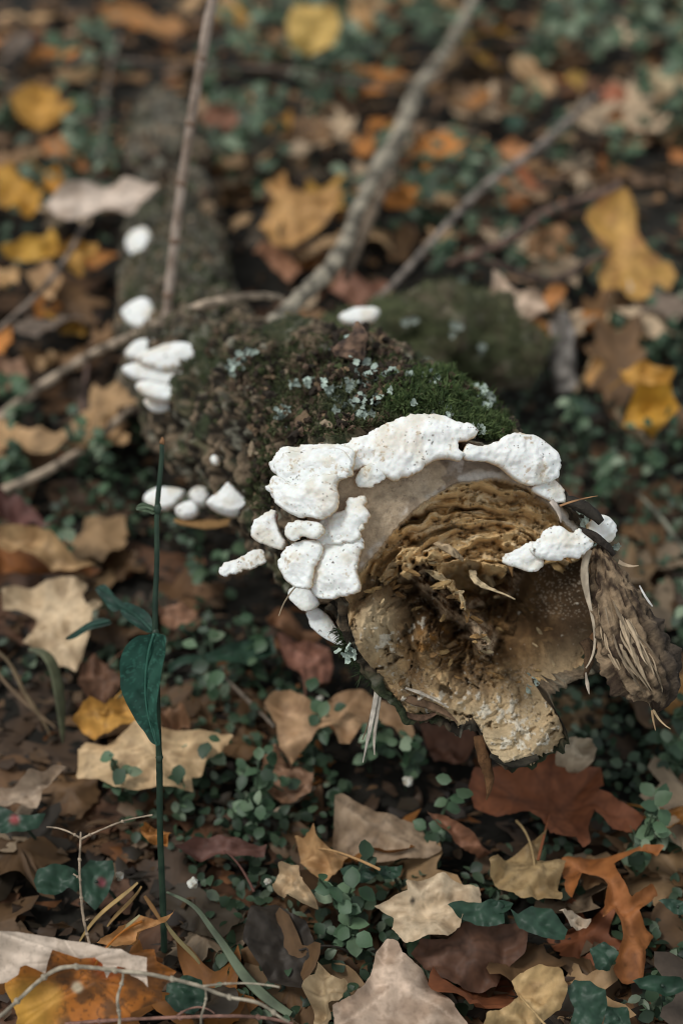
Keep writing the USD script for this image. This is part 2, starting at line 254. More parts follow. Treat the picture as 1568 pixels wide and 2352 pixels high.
qb = BV.reshape(-1, 3); cb = mixc((.024, .019, .013), (.23, .17, .11), sstep(.47, .58, .55 * fbm3(q, 62, 4, 47) + .45 * fine) * (.35 + .65 * sstep(.35, .6, chunk))); cb = mixc(cb, (.045, .062, .028), sstep(.5, .62, fbm3(qb, 26, 4, 44)) * .7); cb = mixc(cb, (.13, .12, .095), np.repeat(np.concatenate([[0, 0], sstep(.3, .7, S)]), NT) * .85 * sstep(.35, .6, fbm3(qb, 60, 3, 46)))
cb = mixc(cb, (.26, .25, .19), sstep(.62, .72, fbm3(qb, 110, 3, 45)) * .7)
obj('bark', (qb, BF), 'bark', log, tint=cb, label='crusty brown bark greened by moss')
BU, BVv, BD = project(qb); BN = np.tile(0., (1, 3))
bn = trimesh.Trimesh(qb, BF, process=False).vertex_normals
front = ((C - qb) * bn).sum(1) > 0
FU, FV2, FD = project(fw)
def log_depth(a, b, r=14):
    best = 9
    for U, W, Dp in ((BU[front], BVv[front], BD[front]), (FU, FV2, FD)):
        m = np.hypot(U - a, W - b) < r
        if m.any(): best = min(best, np.percentile(Dp[m], 12))
    return best if best < 9 else None

# bark strips along the lower left edge of the break
def strip(px, depth, wid, twist=.4, thick=.35, seed=0, seg=8, fibre=0.0, rough=0.0):
    px = np.asarray(px, float); dd = np.asarray(depth, float) * np.ones(len(px)); p = at_depth(px[:, 0], px[:, 1], dd)
    return tube(p, np.asarray(wid) * dd / F / 2, seg, rough=rough, nscale=600, step=.003, seed=seed, flat=thick, fibre=fibre)
for kk, (px, wd, c) in enumerate([([(800,1390),(815,1450),(845,1520),(880,1570)], [5,12,10,3], (.2,.14,.09)), ([(812,1420),(850,1505),(905,1560)], [3,11,4], (.3,.23,.16)), ([(900,1590),(950,1610),(1010,1630),(1050,1660)], [5,26,22,5], (.16,.1,.06)), ([(905,1575),(960,1590),(1030,1625)], [4,12,5], (.5,.44,.36)), ([(930,1640),(965,1650),(1000,1638)], [14,22,10], (.12,.07,.045)), ([(1125,1735),(1180,1752),(1235,1738)], [14,34,16], (.04,.035,.025))]):
    m = strip(px, .858, wd, seed=kk, rough=.0012, fibre=.0008); obj('bark_strip', m, 'bark', log, tint=speckle(m[0], np.array(c) * .6, np.array(c) * 1.3, 300, kk))
# splinters of rotten wood standing in the hollow
def dA_(px): return [(log_depth(a, b) or .86) for a, b in px]
for kk, (px, dz, wd, c) in enumerate([([(1000,1248),(1030,1262),(1062,1285)], [.842,.835,.845], [16,26,12], (.42,.31,.19)),
        ([(1085,1312),(1105,1342),(1135,1356),(1182,1377)], [.85,.838,.834,.828], [14,15,9,5], (.46,.36,.22))]):
    px = np.array(px, float); dz = np.array(dz); p = at_depth(px[:, 0], px[:, 1], dz); m = tube(p, np.array(wd) * .86 / F / 2, 14, .0012, 400, .0014, kk, .45, fibre=.0016)
    obj('wood_splinter', m, 'rotten_wood', log, tint=speckle(m[0], np.array(c) * .45, np.array(c) * 1.25, 420, kk + 3))
def shard(a, b, dep, ln, wd, ang, c, seed):
    """A jagged broken piece of rotten wood."""
    r_ = np.random.default_rng(seed); k_ = 26; tt_ = r_.uniform(-1, 1, k_); w_ = wd * (1 - np.abs(tt_) ** 2.2 * .75); q_ = np.column_stack([tt_ * ln, r_.uniform(-1, 1, k_) * w_, r_.uniform(-1, 1, k_) * w_ * .8])
    hm = trimesh.convex.convex_hull(q_).subdivide().subdivide(); v_ = np.array(hm.vertices); v_ = v_ * (1 + .9 * (fbm(v_[:, 0] / 22, v_[:, 1] / 5, v_[:, 2] / 5 + seed, 4, seed) - .5))[:, None]
    ca, sa = math.cos(ang), math.sin(ang); uu_, vv_ = a + v_[:, 0] * ca - v_[:, 1] * sa, b + v_[:, 0] * sa + v_[:, 1] * ca
    return at_depth(uu_, vv_, dep + v_[:, 2] * dep / F), np.array(hm.faces)
for kk in range(64):
    if kk < 26: a = rng.uniform(830, 1330); b = np.interp(a, Lline[:, 0], Lline[:, 1]) + rng.normal(-4, 16)
    else: a, b = rng.uniform(850, 1290), rng.uniform(1360, 1580)
    dp = log_depth(a, b, 9)
    if dp is None: continue
    big = rng.uniform(.6, 1.3) * (1 if kk < 26 else .62); m = shard(a, b, dp + .001, 26 * big, 10 * big, rng.normal(-.25 if a < 1050 else .3, .5), None, kk + 500); c = np.array([(.46, .31, .14), (.34, .2, .08), (.5, .38, .22), (.24, .14, .06)][kk % 4])
    obj('wood_shard', m, 'rotten_wood', log, tint=speckle(m[0], c * .5, c * 1.15, 420, kk), smooth=False)
# torn fibrous chunk hanging at the right
px = np.array([(1372,1262),(1392,1320),(1418,1400),(1446,1470),(1482,1535),(1510,1590),(1502,1635)], float)
p = at_depth(px[:, 0], px[:, 1], np.array([.862,.85,.842,.838,.836,.838,.84])); m = tube(p, np.array([34,78,108,140,146,92,10]) * .84 / F / 2, 72, .006, 190, .0009, 6, .7, fibre=.013)
hang = obj('hanging_chunk', m, 'bark', log, tint=mixc(mixc((.055, .036, .024), (.33, .235, .145), sstep(.4, .62, fbm3(np.column_stack([(m[0] - p[0]) @ unit(p[-1] - p[0]) * 60, (m[0] - p[0]) @ unit(np.cross(p[-1] - p[0], VIEW)) * 330, (m[0] - p[0]) @ VIEW * 200]), 1, 4, 5))), (.06, .048, .038), sstep(.004, .022, (m[0] - p[3]) @ unit((1, 0, .35))) * .85), label='torn fibrous bark chunk dangling at the right of the hollow')
fib = []
for kk in range(34):
    t0 = rng.uniform(.12, .7) if kk % 3 else rng.uniform(.3, .5); t1 = min(t0 + rng.uniform(.12, .42), 1.0); ts = np.linspace(t0, t1, 5); off = rng.uniform(-.5, .2) * np.ones(5) + np.linspace(0, rng.normal(-.02, .08), 5) + rng.normal(0, .012, 5)
    cu = np.interp(ts * 6, range(7), px[:, 0]); cv = np.interp(ts * 6, range(7), px[:, 1]); wdt = np.interp(ts * 6, range(7), [30,66,96,128,132,84,10])
    dd = np.interp(ts * 6, range(7), [.862,.85,.842,.838,.836,.838,.84]) - wdt * .84 / F * .42 * np.sqrt(np.clip(1 - (2 * off) ** 2, .05, 1)) - np.linspace(0, .006, 5) * rng.random()
    q = at_depth(cu + off * wdt * .9, cv - off * wdt * .3, dd); W = rng.uniform(4, 10) if kk < 22 else rng.uniform(3, 6); s = tube(q, np.array([.3, 1, 1, .7, .08]) * W * .84 / F / 2, 6, flat=.22, step=.003, rough=.0005, nscale=500)
    c = np.array((.46, .35, .23)) * rng.uniform(.3, 1.15)
    if kk < 22: obj('fibre', s, 'cut_wood', hang, tint=speckle(s[0], c * .7, c, 300, kk))
    else: fib.append((s[0], s[1], c))
m, c = join(fib); obj('fine_fibres', m, 'cut_wood', hang, tint=c, kind='stuff')
for px, dd, wd, c in [([(1352,1262),(1342,1330),(1356,1400),(1362,1500),(1345,1535)], .838, [16,20,8,6,3], (.46,.38,.28)), ([(1345,1262),(1335,1280)], .838, [9,3], (.5,.42,.32)), ([(1345,1545),(1349,1575),(1353,1595)], .846, [4,10,2], (.5,.42,.33)), ([(1500,1630),(1515,1655),(1540,1675)], .838, [8,6,2], (.5,.36,.2)), ([(1497,1632),(1500,1655),(1505,1678)], .838, [7,5,2], (.45,.3,.16)),
        ([(868,1570),(856,1640),(846,1690),(833,1752)], .855, [12,11,9,2], (.48,.43,.36)), ([(872,1575),(866,1640),(860,1690),(860,1735)], .856, [10,10,8,2], (.42,.37,.3)), ([(862,1580),(846,1660),(832,1700)], .857, [5,4,2], (.2,.14,.09)), ([(640,1415),(655,1380),(682,1345)], .85, [2,4,3], (.34,.27,.18)), ([(1265,1150),(1280,1170),(1288,1200)], .846, [18,18,4], (.55,.47,.4)), ([(1285,1162),(1320,1150),(1372,1139)], .84, [8,6,2], (.28,.15,.07)),
        ([(1098,1690),(1110,1740),(1122,1790),(1116,1838)], .868, [24,30,20,3], (.16,.08,.035)), ([(1420,1290),(1445,1300),(1466,1299)], .84, [16,10,3], (.4,.3,.2)), ([(1468,1345),(1485,1375),(1498,1393)], .832, [4,7,4], (.7,.67,.62)), ([(1360,1455),(1385,1500),(1380,1540)], .85, [26,30,10], (.2,.1,.045)), ([(1342,1470),(1352,1520),(1342,1555)], .856, [26,24,8], (.13,.08,.045)), ([(1300,1150),(1340,1165),(1380,1200)], .852, [30,42,24], (.045,.038,.03)), ([(1330,1215),(1370,1235),(1410,1275)], .85, [16,30,14], (.05,.04,.032))]:
    px = np.array(px, float)
    if len(px) == 2: px = np.vstack([px[0], px.mean(0), px[1]]); wd = [wd[0], sum(wd) / 2, wd[1]]
    big = max(wd) > 23; m = strip(px, dd, wd, seed=int(px[0, 0]), thick=.6 if big else .3, seg=14 if big else 8, rough=.0018 if big else .0003, fibre=.001 if big else 0)
    obj('hanging_splinter', m, 'bark' if big else 'cut_wood', log, tint=speckle(m[0], np.array(c) * .6, np.array(c) * 1.1, 260, 4))

# moss, crumbs of bark and lichen on the log
def pick(region, n, extra=None):
    R = np.array(region, float); idx = np.nonzero(front & inside(np.stack([BU, BVv], 1), R) & (S.repeat(NT) > .02 if False else np.concatenate([np.zeros(2 * NT), S.repeat(NT)]) > .008))[0]
    return rng.choice(idx, n) if len(idx) else idx
mossreg = [(870,885),(960,845),(1040,850),(1110,905),(1175,985),(1130,1010),(1060,1000),(985,955),(900,965)]
def blades(idx, ln, wd, c0, c1):
    n = len(idx); p = qb[idx] + rng.normal(0, .0012, (n, 3)); d = bn[idx] + rng.normal(0, .55, (n, 3)) + np.array([0, -.1, .25]); d /= np.linalg.norm(d, axis=1)[:, None]
    l = ln * rng.uniform(.5, 1.3, n)[:, None]; s = np.cross(d, rng.normal(size=(n, 3))); s /= np.linalg.norm(s, axis=1)[:, None]; bend = rng.normal(0, .35, (n, 3)); bend[:, 2] -= .25
    a, b, m1, m2, tp = p - s * wd, p + s * wd, p + d * l * .55 - s * wd * .9, p + d * l * .55 + s * wd * .9, p + d * l + bend * l * .6
    V = np.stack([a, b, m1, m2, tp], 1).reshape(-1, 3); o = np.arange(n)[:, None] * 5
    Fm = np.vstack([o + [0, 1, 3], o + [0, 3, 2], o + [2, 3, 4]]); c = mixc(c0, c1, rng.random(n)); return V, Fm, np.repeat(c, 5, 0)
parts = [blades(pick(mossreg, 16000), .0062, .0006, (.03, .055, .02), (.12, .165, .06)), blades(pick([(560,830),(700,770),(820,770),(960,840),(1110,900),(1180,990),(900,970),(700,1010),(600,1000),(560,1150),(620,1200),(640,1050)], 15000), .0042, .00055, (.03, .042, .018), (.10, .11, .05)),
         blades(pick([(250,400),(520,420),(560,760),(700,770),(560,1000),(300,900)], 4000), .005, .0007, (.03, .04, .016), (.1, .11, .05)), blades(pick([(770,1440),(830,1490),(890,1600),(870,1640),(790,1560)], 700), .007, .0003, (.02, .035, .015), (.05, .07, .03))]
m, c = join(parts); obj('moss', m, 'moss', log, tint=c, kind='stuff', label='short green moss on the top of the log')
crumbs = []; clump = lambda q: fbm3(q, 55, 3, 88); ico = trimesh.creation.icosphere(1); iv, iff = np.array(ico.vertices), np.array(ico.faces)
idx = np.concatenate([pick([(640,900),(720,800),(820,745),(900,790),(960,850),(900,960),(820,985),(680,1000)], 4200), pick([(540,830),(700,770),(700,1000),(620,1200),(560,1100)], 1500), pick([(960,830),(1110,890),(1190,1000),(1130,1010),(1000,930)], 350), pick([(1260,1060),(1330,1120),(1420,1250),(1380,1290),(1290,1120)], 200), pick([(280,330),(520,330),(560,780),(500,1000),(330,900)], 1200)])
for a in idx:
    if clump(qb[a][None])[0] + rng.normal(0, .05) < .55: continue
    s = rng.uniform(.0007, .0026) * (1.8 if rng.random() < .08 else 1) * (3 if qb[a][1] > 1.35 else 1); sv = iv * rng.uniform(.3, 1.3, 3) * s * (1 + .5 * rng.normal(size=(len(iv), 1)) * .5)
    c = [(.035,.027,.02),(.08,.055,.036),(.24,.165,.10),(.36,.28,.19),(.15,.10,.07),(.06,.075,.03)][rng.choice(6, p=[.34,.24,.13,.06,.13,.1])]
    crumbs.append((qb[a] + bn[a] * s * rng.uniform(.3, 1.6) + sv @ np.linalg.qr(rng.normal(size=(3, 3)))[0], iff, np.array(c) * rng.uniform(.7, 1.3)))
m, c = join(crumbs); obj('bark_flakes', m, 'bark', log, tint=c, kind='stuff', smooth=False, label='loose flakes of bark and crumbs')
m = tube(at_depth(np.array([800., 812, 822, 818]), np.array([830., 800, 768, 738]), np.full(4, (log_depth(800, 850, 20) or .98) + .02)), np.array([74, 58, 36, 8]) * .95 / F / 2, 28, .007, 130, .0015, 4)
obj('broken_stub', m, 'bark', log, tint=speckle(m[0], (.05, .035, .03), (.24, .15, .1), 220, 2))
def flake(p, nrm, size, seed):
    """A crinkled lichen leaf."""
    a = rng.uniform(0, 6.28); nn = 18; t_ = np.linspace(0, 2 * np.pi, nn, endpoint=False); ex = unit(np.cross(nrm, (.3, .2, .9) + rng.normal(0, .2, 3))); ey = np.cross(nrm, ex)
    rr = size * (.15 + 1.25 * fbm(np.cos(t_ + a) * 2.4, np.sin(t_ + a) * 2.4, seed * 3.1, 3, 60)); V = [p[None]]
    for kf in (.5, 1.0): V.append(p + (rr * kf)[:, None] * (np.cos(t_)[:, None] * ex + np.sin(t_)[:, None] * ey) + (size * .7 * kf * (fbm(np.cos(t_) * 3, np.sin(t_) * 3, seed, 2, 61) - .3 + .25 * kf))[:, None] * nrm)
    V = np.vstack(V); i = np.arange(nn); j = (i + 1) % nn
    return V, np.vstack([np.stack([0 * i, 1 + i, 1 + j], 1), np.stack([1 + i, 1 + nn + i, 1 + nn + j], 1), np.stack([1 + i, 1 + nn + j, 1 + j], 1)])
spots = [(795,790),(800,812),(812,838),(822,858),(835,832),(826,880),(838,896),(830,912),(786,905),(792,925),(875,858),(892,862),(910,858),(920,862),(755,895),(860,928),(870,922),(845,950),(990,865),(1000,870),(540,840),(552,826),(565,815),(530,850),(1020,935),(1060,985),(955,935),(1030,965),(1085,990),(1342,1195),(1350,1215),(1362,1232),(1372,1245),(1335,1185),(650,955),(700,880),(1100,895),(1120,920),(735,1085),(1230,1590),(805,1500)]
for kk, (a, b) in enumerate(spots):
    mk = front & (np.hypot(BU - a, BVv - b) < 12); ii = np.nonzero(mk)[0]
    if len(ii) == 0: continue
    ii = ii[np.argmin(BD[ii])]; pr = []
    for r_ in range(rng.integers(6, 12)):
        pp = qb[ii] + rng.normal(0, .0034, 3) + bn[ii] * .0015; cc = np.array((.40, .48, .42)) * rng.uniform(.55, 1.2)
        V, Ff = flake(pp, unit(bn[ii] + rng.normal(0, .7, 3)), rng.uniform(.0018, .0042), kk * 7 + r_); pr.append((V, Ff, cc))
    m, c = join(pr); obj('lichen', m, 'lichen', log, tint=c)

# ------------------------------------------------------------------ white shelf fungi
def cap_mesh(poly, depth, nrm, top, bottom, step=3.2, wdt=26, seed=0, dirt=.5, under=(.5, .36, .2)):
    poly = np.array(poly, float); poly = poly.mean(0) + (poly - poly.mean(0)) * (1.085 if depth < .95 else 1.07); poly = resample(poly, step, smooth=True); poly = poly + ((fbm(poly[:, 0] / 7, poly[:, 1] / 7, seed, 3, seed) - .5) * 7 + (fbm(poly[:, 0] / 22, poly[:, 1] / 22, seed + 4, 2, seed) - .5) * 12)[:, None] * np.array([[1, .7]]) * (1 if depth < .95 else .3)
    P, T, D = fill(poly, step); u, v = P.T; p0 = at_depth(np.array(u.mean()), np.array(v.mean()), depth); nrm = unit(nrm)
    X = on_plane(u, v, p0, nrm); k = np.clip(D / wdt, 0, 1); prof = np.sqrt(1 - (1 - k) ** 2)
    lump = (1 if depth < .95 else .25) * (fbm(u / 34, v / 34, seed, 3, seed + 1) - .5) * .0045 * np.minimum(1, top / .008) + (fbm(u / 9, v / 9, seed, 3, seed + 2) - .5) * .0014
    top = top * (.58 if depth < .95 else .7); prof2 = (.16 if depth < .95 else .5) * np.sqrt(1 - (1 - np.clip(D / 7, 0, 1)) ** 2) + (.62 if depth < .95 else .4) * sstep(-10, 60, D) + .018 * np.sin(D / 5.5 + 4 * fbm(u / 60, v / 60, seed, 2, seed + 9)) * sstep(4, 12, D) * sstep(60, 25, D); prof2 = prof2 * np.sqrt(np.clip(D / 4, 0, 1)); ht = top * prof2 + lump * np.minimum(1, D / 10); hb = -bottom * prof - .001 * k
    c = np.tile((.80, .80, .775), (len(u), 1)); c = mixc(c, (.60, .53, .41), sstep(.48, .75, fbm(u / 40, v / 40, seed, 3, seed + 3)) * .55)
    c = mixc(c, (.42, .30, .17), sstep(.62, .78, fbm(u / 5.5, v / 5.5, seed, 4, seed + 4) - .06 + .8 * (.5 + dirt * .5) * (fbm(u / 40, v / 40, seed + 2, 3, seed + 5) - .58) + .07 * np.exp(-D / 4)) * .7)
    c = mixc(c, (.05, .04, .03), sstep(.78, .82, fbm(u / 4.5, v / 4.5, seed + 5, 2, seed + 6)) * .9 * sstep(.5, .6, fbm(u / 38, v / 38, seed + 7, 2, seed + 8))); c = mixc(c, (.55, .44, .29), np.exp(-(D / 3.2) ** 2) * .3 * sstep(.35, .6, fbm(u / 30, v / 30, seed + 3, 2, seed + 10)))
    inn = np.nonzero(D > 0)[0]; mp = np.arange(len(u)); mp[inn] = len(u) + np.arange(len(inn))
    V = np.vstack([X + ht[:, None] * nrm, (X + hb[:, None] * nrm)[inn]]); cbm = np.tile(under, (len(inn), 1)) * (.8 + .4 * rng.random((len(inn), 1)))
    return (V, np.vstack([T, mp[T][:, ::-1]])), np.vstack([c, cbm])
Z1 = lambda l: [(545.4 + .3662 * a, 717.6 + .3662 * b) for a, b in l]
Z2 = lambda l: [(975.9 + .3775 * a, 918.5 + .3775 * b) for a, b in l]
Z3 = lambda l: [(574.1 + .3662 * a, 1176.9 + .3662 * b) for a, b in l]
ZG = lambda l: [(.4394 * a, 688.9 + .4394 * b) for a, b in l]
Z0 = lambda l: l
UPN, FR, LF, RT = (-.05, -.5, .86), (.0, -.8, .6), (-.35, -.55, .75), (.3, -.6, .74)
fungi = [
 ('largest knobbly white shelf fungus capping the top of the broken end', [(Z1, .855, UPN, .012, [(650,900),(670,850),(760,800),(850,750),(960,700),(1080,660),(1200,650),(1300,670),(1370,700),(1430,710),(1470,745),(1430,790),(1370,815),(1375,865),(1405,888),(1380,905),(1290,900),(1240,905),(1150,960),(1060,1010),(1000,1035),(940,1010),(880,985),(820,955),(770,975),(720,970),(670,955)]), (Z1, .847, FR, .007, [(748,1050),(765,990),(815,955),(880,965),(930,1000),(925,1025),(880,1060),(810,1095),(760,1088)])]),
 ('two lobed white shelf fungus at the upper left of the broken end', [(Z1, .858, LF, .011, [(220,950),(250,900),(270,870),(340,850),(440,840),(560,835),(660,845),(700,870),(690,930),(700,1000),(620,1030),(540,1050),(450,1045),(400,1060),(340,1080),(290,1060),(270,1020),(240,1000)]), (Z1, .862, LF, .004, [(240,960),(300,900),(480,870),(650,880),(690,930),(690,1000),(610,1060),(600,1150),(560,1230),(400,1240),(280,1190),(230,1120),(270,1060)]), (Z1, .854, LF, .011, [(205,1120),(215,1080),(250,1040),(290,1045),(340,1085),(420,1055),(540,1020),(610,1030),(600,1080),(610,1140),(590,1230),(560,1265),(480,1275),(400,1275),(330,1250),(270,1210),(235,1170),(230,1140)])]),
 ('lumpy white fungus beside the smooth wood rim, above the broad lower cap', [(Z1, .852, LF, .007, [(305,1390),(340,1320),(420,1310),(500,1320),(530,1350),(480,1420),(400,1410),(370,1430),(330,1420)]), (Z1, .856, LF, .004, [(330,1400),(360,1330),(480,1330),(560,1290),(680,1260),(760,1190),(780,1230),(770,1320),(730,1400),(600,1425),(450,1420)]), (Z1, .848, LF, .009, [(480,1390),(540,1285),(600,1250),(680,1240),(690,1190),(740,1160),(790,1165),(780,1210),(800,1240),(790,1310),(750,1350),(755,1400),(690,1430),(600,1440),(520,1450),(470,1450)])]),
 ('broad smooth white shelf fungus at the lower left of the hollow, hiding the bark edge', [(Z3, .846, LF, .010, [(195,290),(220,240),(270,200),(340,185),(420,195),(440,260),(400,330),(370,380),(375,460),(310,465),(255,440),(215,400),(200,360)]), (Z3, .85, LF, .004, [(220,300),(280,215),(400,205),(560,180),(660,175),(650,300),(640,470),(500,510),(420,490),(330,440),(250,400)]), (Z3, .842, LF, .010, [(390,215),(520,195),(600,190),(680,170),(665,300),(660,380),(655,480),(620,495),(560,515),(470,530),(420,515),(380,470),(345,390),(370,310)])]),
 ('small rounded white fungus on dark bark just left of the lumpy one', [(Z1, .868, LF, .010, [(95,1370),(110,1330),(150,1290),(230,1250),(240,1310),(260,1380),(285,1420),(275,1475),(220,1470),(160,1445),(110,1420)])]),
 ('narrow white fungus sticking out low from the left side of the log', [(Z0, .885, UPN, .004, [(505,1305),(520,1295),(550,1280),(580,1265),(605,1270),(607,1285),(590,1300),(560,1308),(540,1315),(525,1323),(510,1318)])]),
 ('small rough fuzzy white fungus under the broad lower left cap', [(Z0, .872, LF, .004, [(662,1362),(690,1345),(715,1360),(728,1385),(700,1402),(678,1388)])]),
 ('cream shelf fungus with orange edge on the bark below the broad cap', [(Z0, .876, LF, .005, [(708,1420),(720,1398),(740,1405),(760,1425),(775,1450),(784,1478),(750,1467),(725,1450),(712,1435)])]),
 ('speckled white shelf fungus at the upper right shoulder of the broken end', [(Z2, .852, RT, .010, [(258,340),(270,290),(350,280),(410,270),(470,235),(590,215),(680,235),(740,280),(790,330),(805,400),(790,450),(740,490),(680,510),(600,495),(540,460),(470,400),(400,375),(330,365)])]),
 ('small white shelf fungus tucked under the speckled shoulder cap', [(Z2, .858, RT, .006, [(660,540),(690,505),(770,485),(810,510),(850,570),(855,615),(820,625),(760,605),(700,575)])]),
 ('pure white two lobed fungus overhanging the right side of the hollow', [(Z2, .836, (.05, -.62, .78), .007, [(480,985),(560,910),(640,870),(700,880),(720,940),(710,1000),(680,1035),(600,1030),(530,1005)]), (Z2, .834, (.05, -.62, .78), .009, [(650,905),(700,830),(780,775),(850,790),(890,812),(920,785),(960,820),(1010,870),(980,920),(950,943),(880,950),(800,970),(720,955),(670,935)])]),
 ('torn white fungus on the dark bark at the far right edge above the hanging chunk', [(Z2, .862, (.5, -.5, .7), .006, [(1000,790),(1020,720),(1040,680),(1070,705),(1100,710),(1150,770),(1160,830),(1110,862),(1060,865),(1020,840)])]),
 ('small white cap at the top left of the fungus stack below the dry stalk', [(ZG, 1.165, UPN, .008, [(660,290),(690,230),(760,205),(830,225),(850,260),(770,295),(700,308)])]),
 ('top and widest white cap of the fungus stack below the dry stalk', [(ZG, 1.145, UPN, .010, [(715,305),(790,262),(850,240),(930,225),(1000,240),(1022,280),(990,330),(930,360),(850,365),(770,345),(730,325)])]),
 ('second white cap down the fungus stack below the dry stalk', [(ZG, 1.135, UPN, .008, [(650,365),(720,330),(800,345),(900,350),(990,350),(1000,390),(960,430),(880,450),(790,435),(720,415),(670,390)])]),
 ('third white cap down the fungus stack below the dry stalk', [(ZG, 1.13, UPN, .007, [(718,450),(780,425),(860,440),(980,440),(985,480),(930,510),(860,525),(790,510),(740,485)])]),
 ('lowest and smallest cream cap of the fungus stack below the dry stalk', [(ZG, 1.13, UPN, .005, [(755,530),(830,510),(905,525),(895,560),(850,582),(790,572)])]),
 ('white bracket at the left end of the shaded row behind the green stem', [(ZG, 1.06, UPN, .008, [(758,1045),(800,990),(880,982),(965,1010),(940,1050),(880,1085),(800,1085)])]),
 ('small low white knob in the middle of the shaded bracket row', [(ZG, 1.03, UPN, .009, [(918,1100),(960,1058),(1030,1068),(1035,1110),(1000,1135),(945,1137)])]),
 ('small raised white knob in the middle of the shaded bracket row', [(ZG, 1.045, UPN, .009, [(985,1035),(1035,978),(1092,1005),(1085,1060),(1025,1072)])]),
 ('largest lumpy white bracket at the right end of the shaded row', [(ZG, 1.02, UPN, .012, [(1085,1060),(1150,1000),(1190,958),(1240,1000),(1285,1045),(1292,1090),(1230,1117),(1150,1105)])]),
 ('single blurred white cap on the log below the long pale leaf', [(Z0, 1.33, LF, .008, [(290,555),(305,530),(335,525),(346,550),(335,578),(312,588),(295,575)])]),
 ('single blurred white cap on the log above the fungus stack', [(Z0, 1.24, LF, .008, [(280,715),(300,695),(338,688),(350,715),(345,740),(318,752),(290,735)])]),
 ('pale flat cap on the mossy branch behind the log', [(Z0, 1.13, UPN, .006, [(780,728),(800,712),(840,705),(868,712),(855,735),(825,742),(795,742)])]),
 ('tiny white button fungus on shaded bark above the bracket row', [(Z0, 1.0, LF, .005, [(482,1055),(490,1045),(502,1052),(498,1066),(488,1066)])]),
]
for kk, (label, caps) in enumerate(fungi):
    made = []
    for q, (Z, dep, nrm, top, poly) in enumerate(caps):
        poly = Z(poly); ctr = np.mean(poly, 0); ld = log_depth(*ctr, 20)
        if ld is not None and kk < 12: dep = min(dep, ld - (.007 if top > .0045 or kk in (5, 6) else .003))
        if ld is not None and kk >= 12 and kk != 23: dep = ld - .012
        far = dep > .95
        made.append(cap_mesh(poly, dep, nrm, top, .006 + top * (.5 if kk < 12 else .9), 2.8 if not far else 5, 24 if not far else 22, seed=kk * 11 + q * 5 + 1, dirt={8: 1.6, 9: 1.4, 0: .9, 10: .1, 3: .1}.get(kk, .4)))
    t_ = thing('shelf_fungus', label, 'fungus', 'white shelf fungi on the log', at=made[0][0][0].mean(0))
    for m, c in made: obj('cap', m, 'fungus', t_, tint=c)
m = strip([(400,1195),(480,1205),(560,1190)], 1.03, [14,34,16], seed=3, rough=.002); obj('fungus_pore_layer', m, 'rotten_wood', log, tint=np.array((.26, .15, .06)))
# smooth bare wood under the upper caps
PO, TO, DO = fill(resample([(765,1190),(772,1120),(800,1085),(860,1060),(905,1045),(880,1095),(850,1130),(800,1170)], 4, smooth=True), 4)
# ------------------------------------------------------------------ mossy branch behind, dead branches and twigs
def px_tube(pts, wid, seg, rough=0.0, nscale=150, step=None, seed=0, fibre=0.0):
    """pts: (u, v, height) measured in the picture; wid: width there in picture units."""
    a = np.array(pts, float); p = at_height(a[:, 0], a[:, 1], a[:, 2]); d = (p - C) @ FW
    return tube(p, np.asarray(wid, float) * d / F / 2, seg, rough, nscale, step, seed, fibre=fibre)
mb = thing('mossy_branch', 'short thick moss covered branch lying behind the log', 'branch', at=at_height(np.array(1000.), np.array(850.), 0))
mv, mf = px_tube([(740,850,.12),(860,800,.11),(1000,785,.10),(1130,795,.085),(1245,835,.07)], [150,180,190,180,120], 90, .030, 30, .003, 8)
c = speckle(mv, (.10, .08, .052), (.075, .085, .04), 34, 3); c = mixc(c, (.24, .23, .16), sstep(.6, .72, fbm3(mv, 90, 3, 9)) * .6); obj('bark', (mv, mf), 'bark', mb, tint=c)
mn = trimesh.Trimesh(mv, mf, process=False).vertex_normals; keep = np.nonzero(mn[:, 2] > .1)[0]
sv = (qb, bn); qb, bn = mv, mn; m, c = join([blades(rng.choice(keep, 2600), .006, .0006, (.05, .065, .028), (.16, .17, .085))]); qb, bn = sv; obj('moss', m, 'moss', mb, tint=c, kind='stuff')
for kk, (a, b) in enumerate([(1030,760),(1120,785),(990,825),(930,750)]):
    U, W, Dp = project(mv); ii = np.nonzero((np.hypot(U - a, W - b) < 25))[0]
    if len(ii): ii = ii[np.argmin(Dp[ii])]; m, c = join([(*flake(mv[ii] + rng.normal(0, .003, 3) + mn[ii] * .004, unit(mn[ii] + rng.normal(0, .3, 3)), .0045, kk + r), np.array((.3, .34, .29)) * rng.uniform(.8, 1.1)) for r in range(3)]); obj('lichen', m, 'lichen', mb, tint=c)
TAN, GRY, RED = (.38, .30, .22), (.30, .27, .21), (.16, .10, .075)
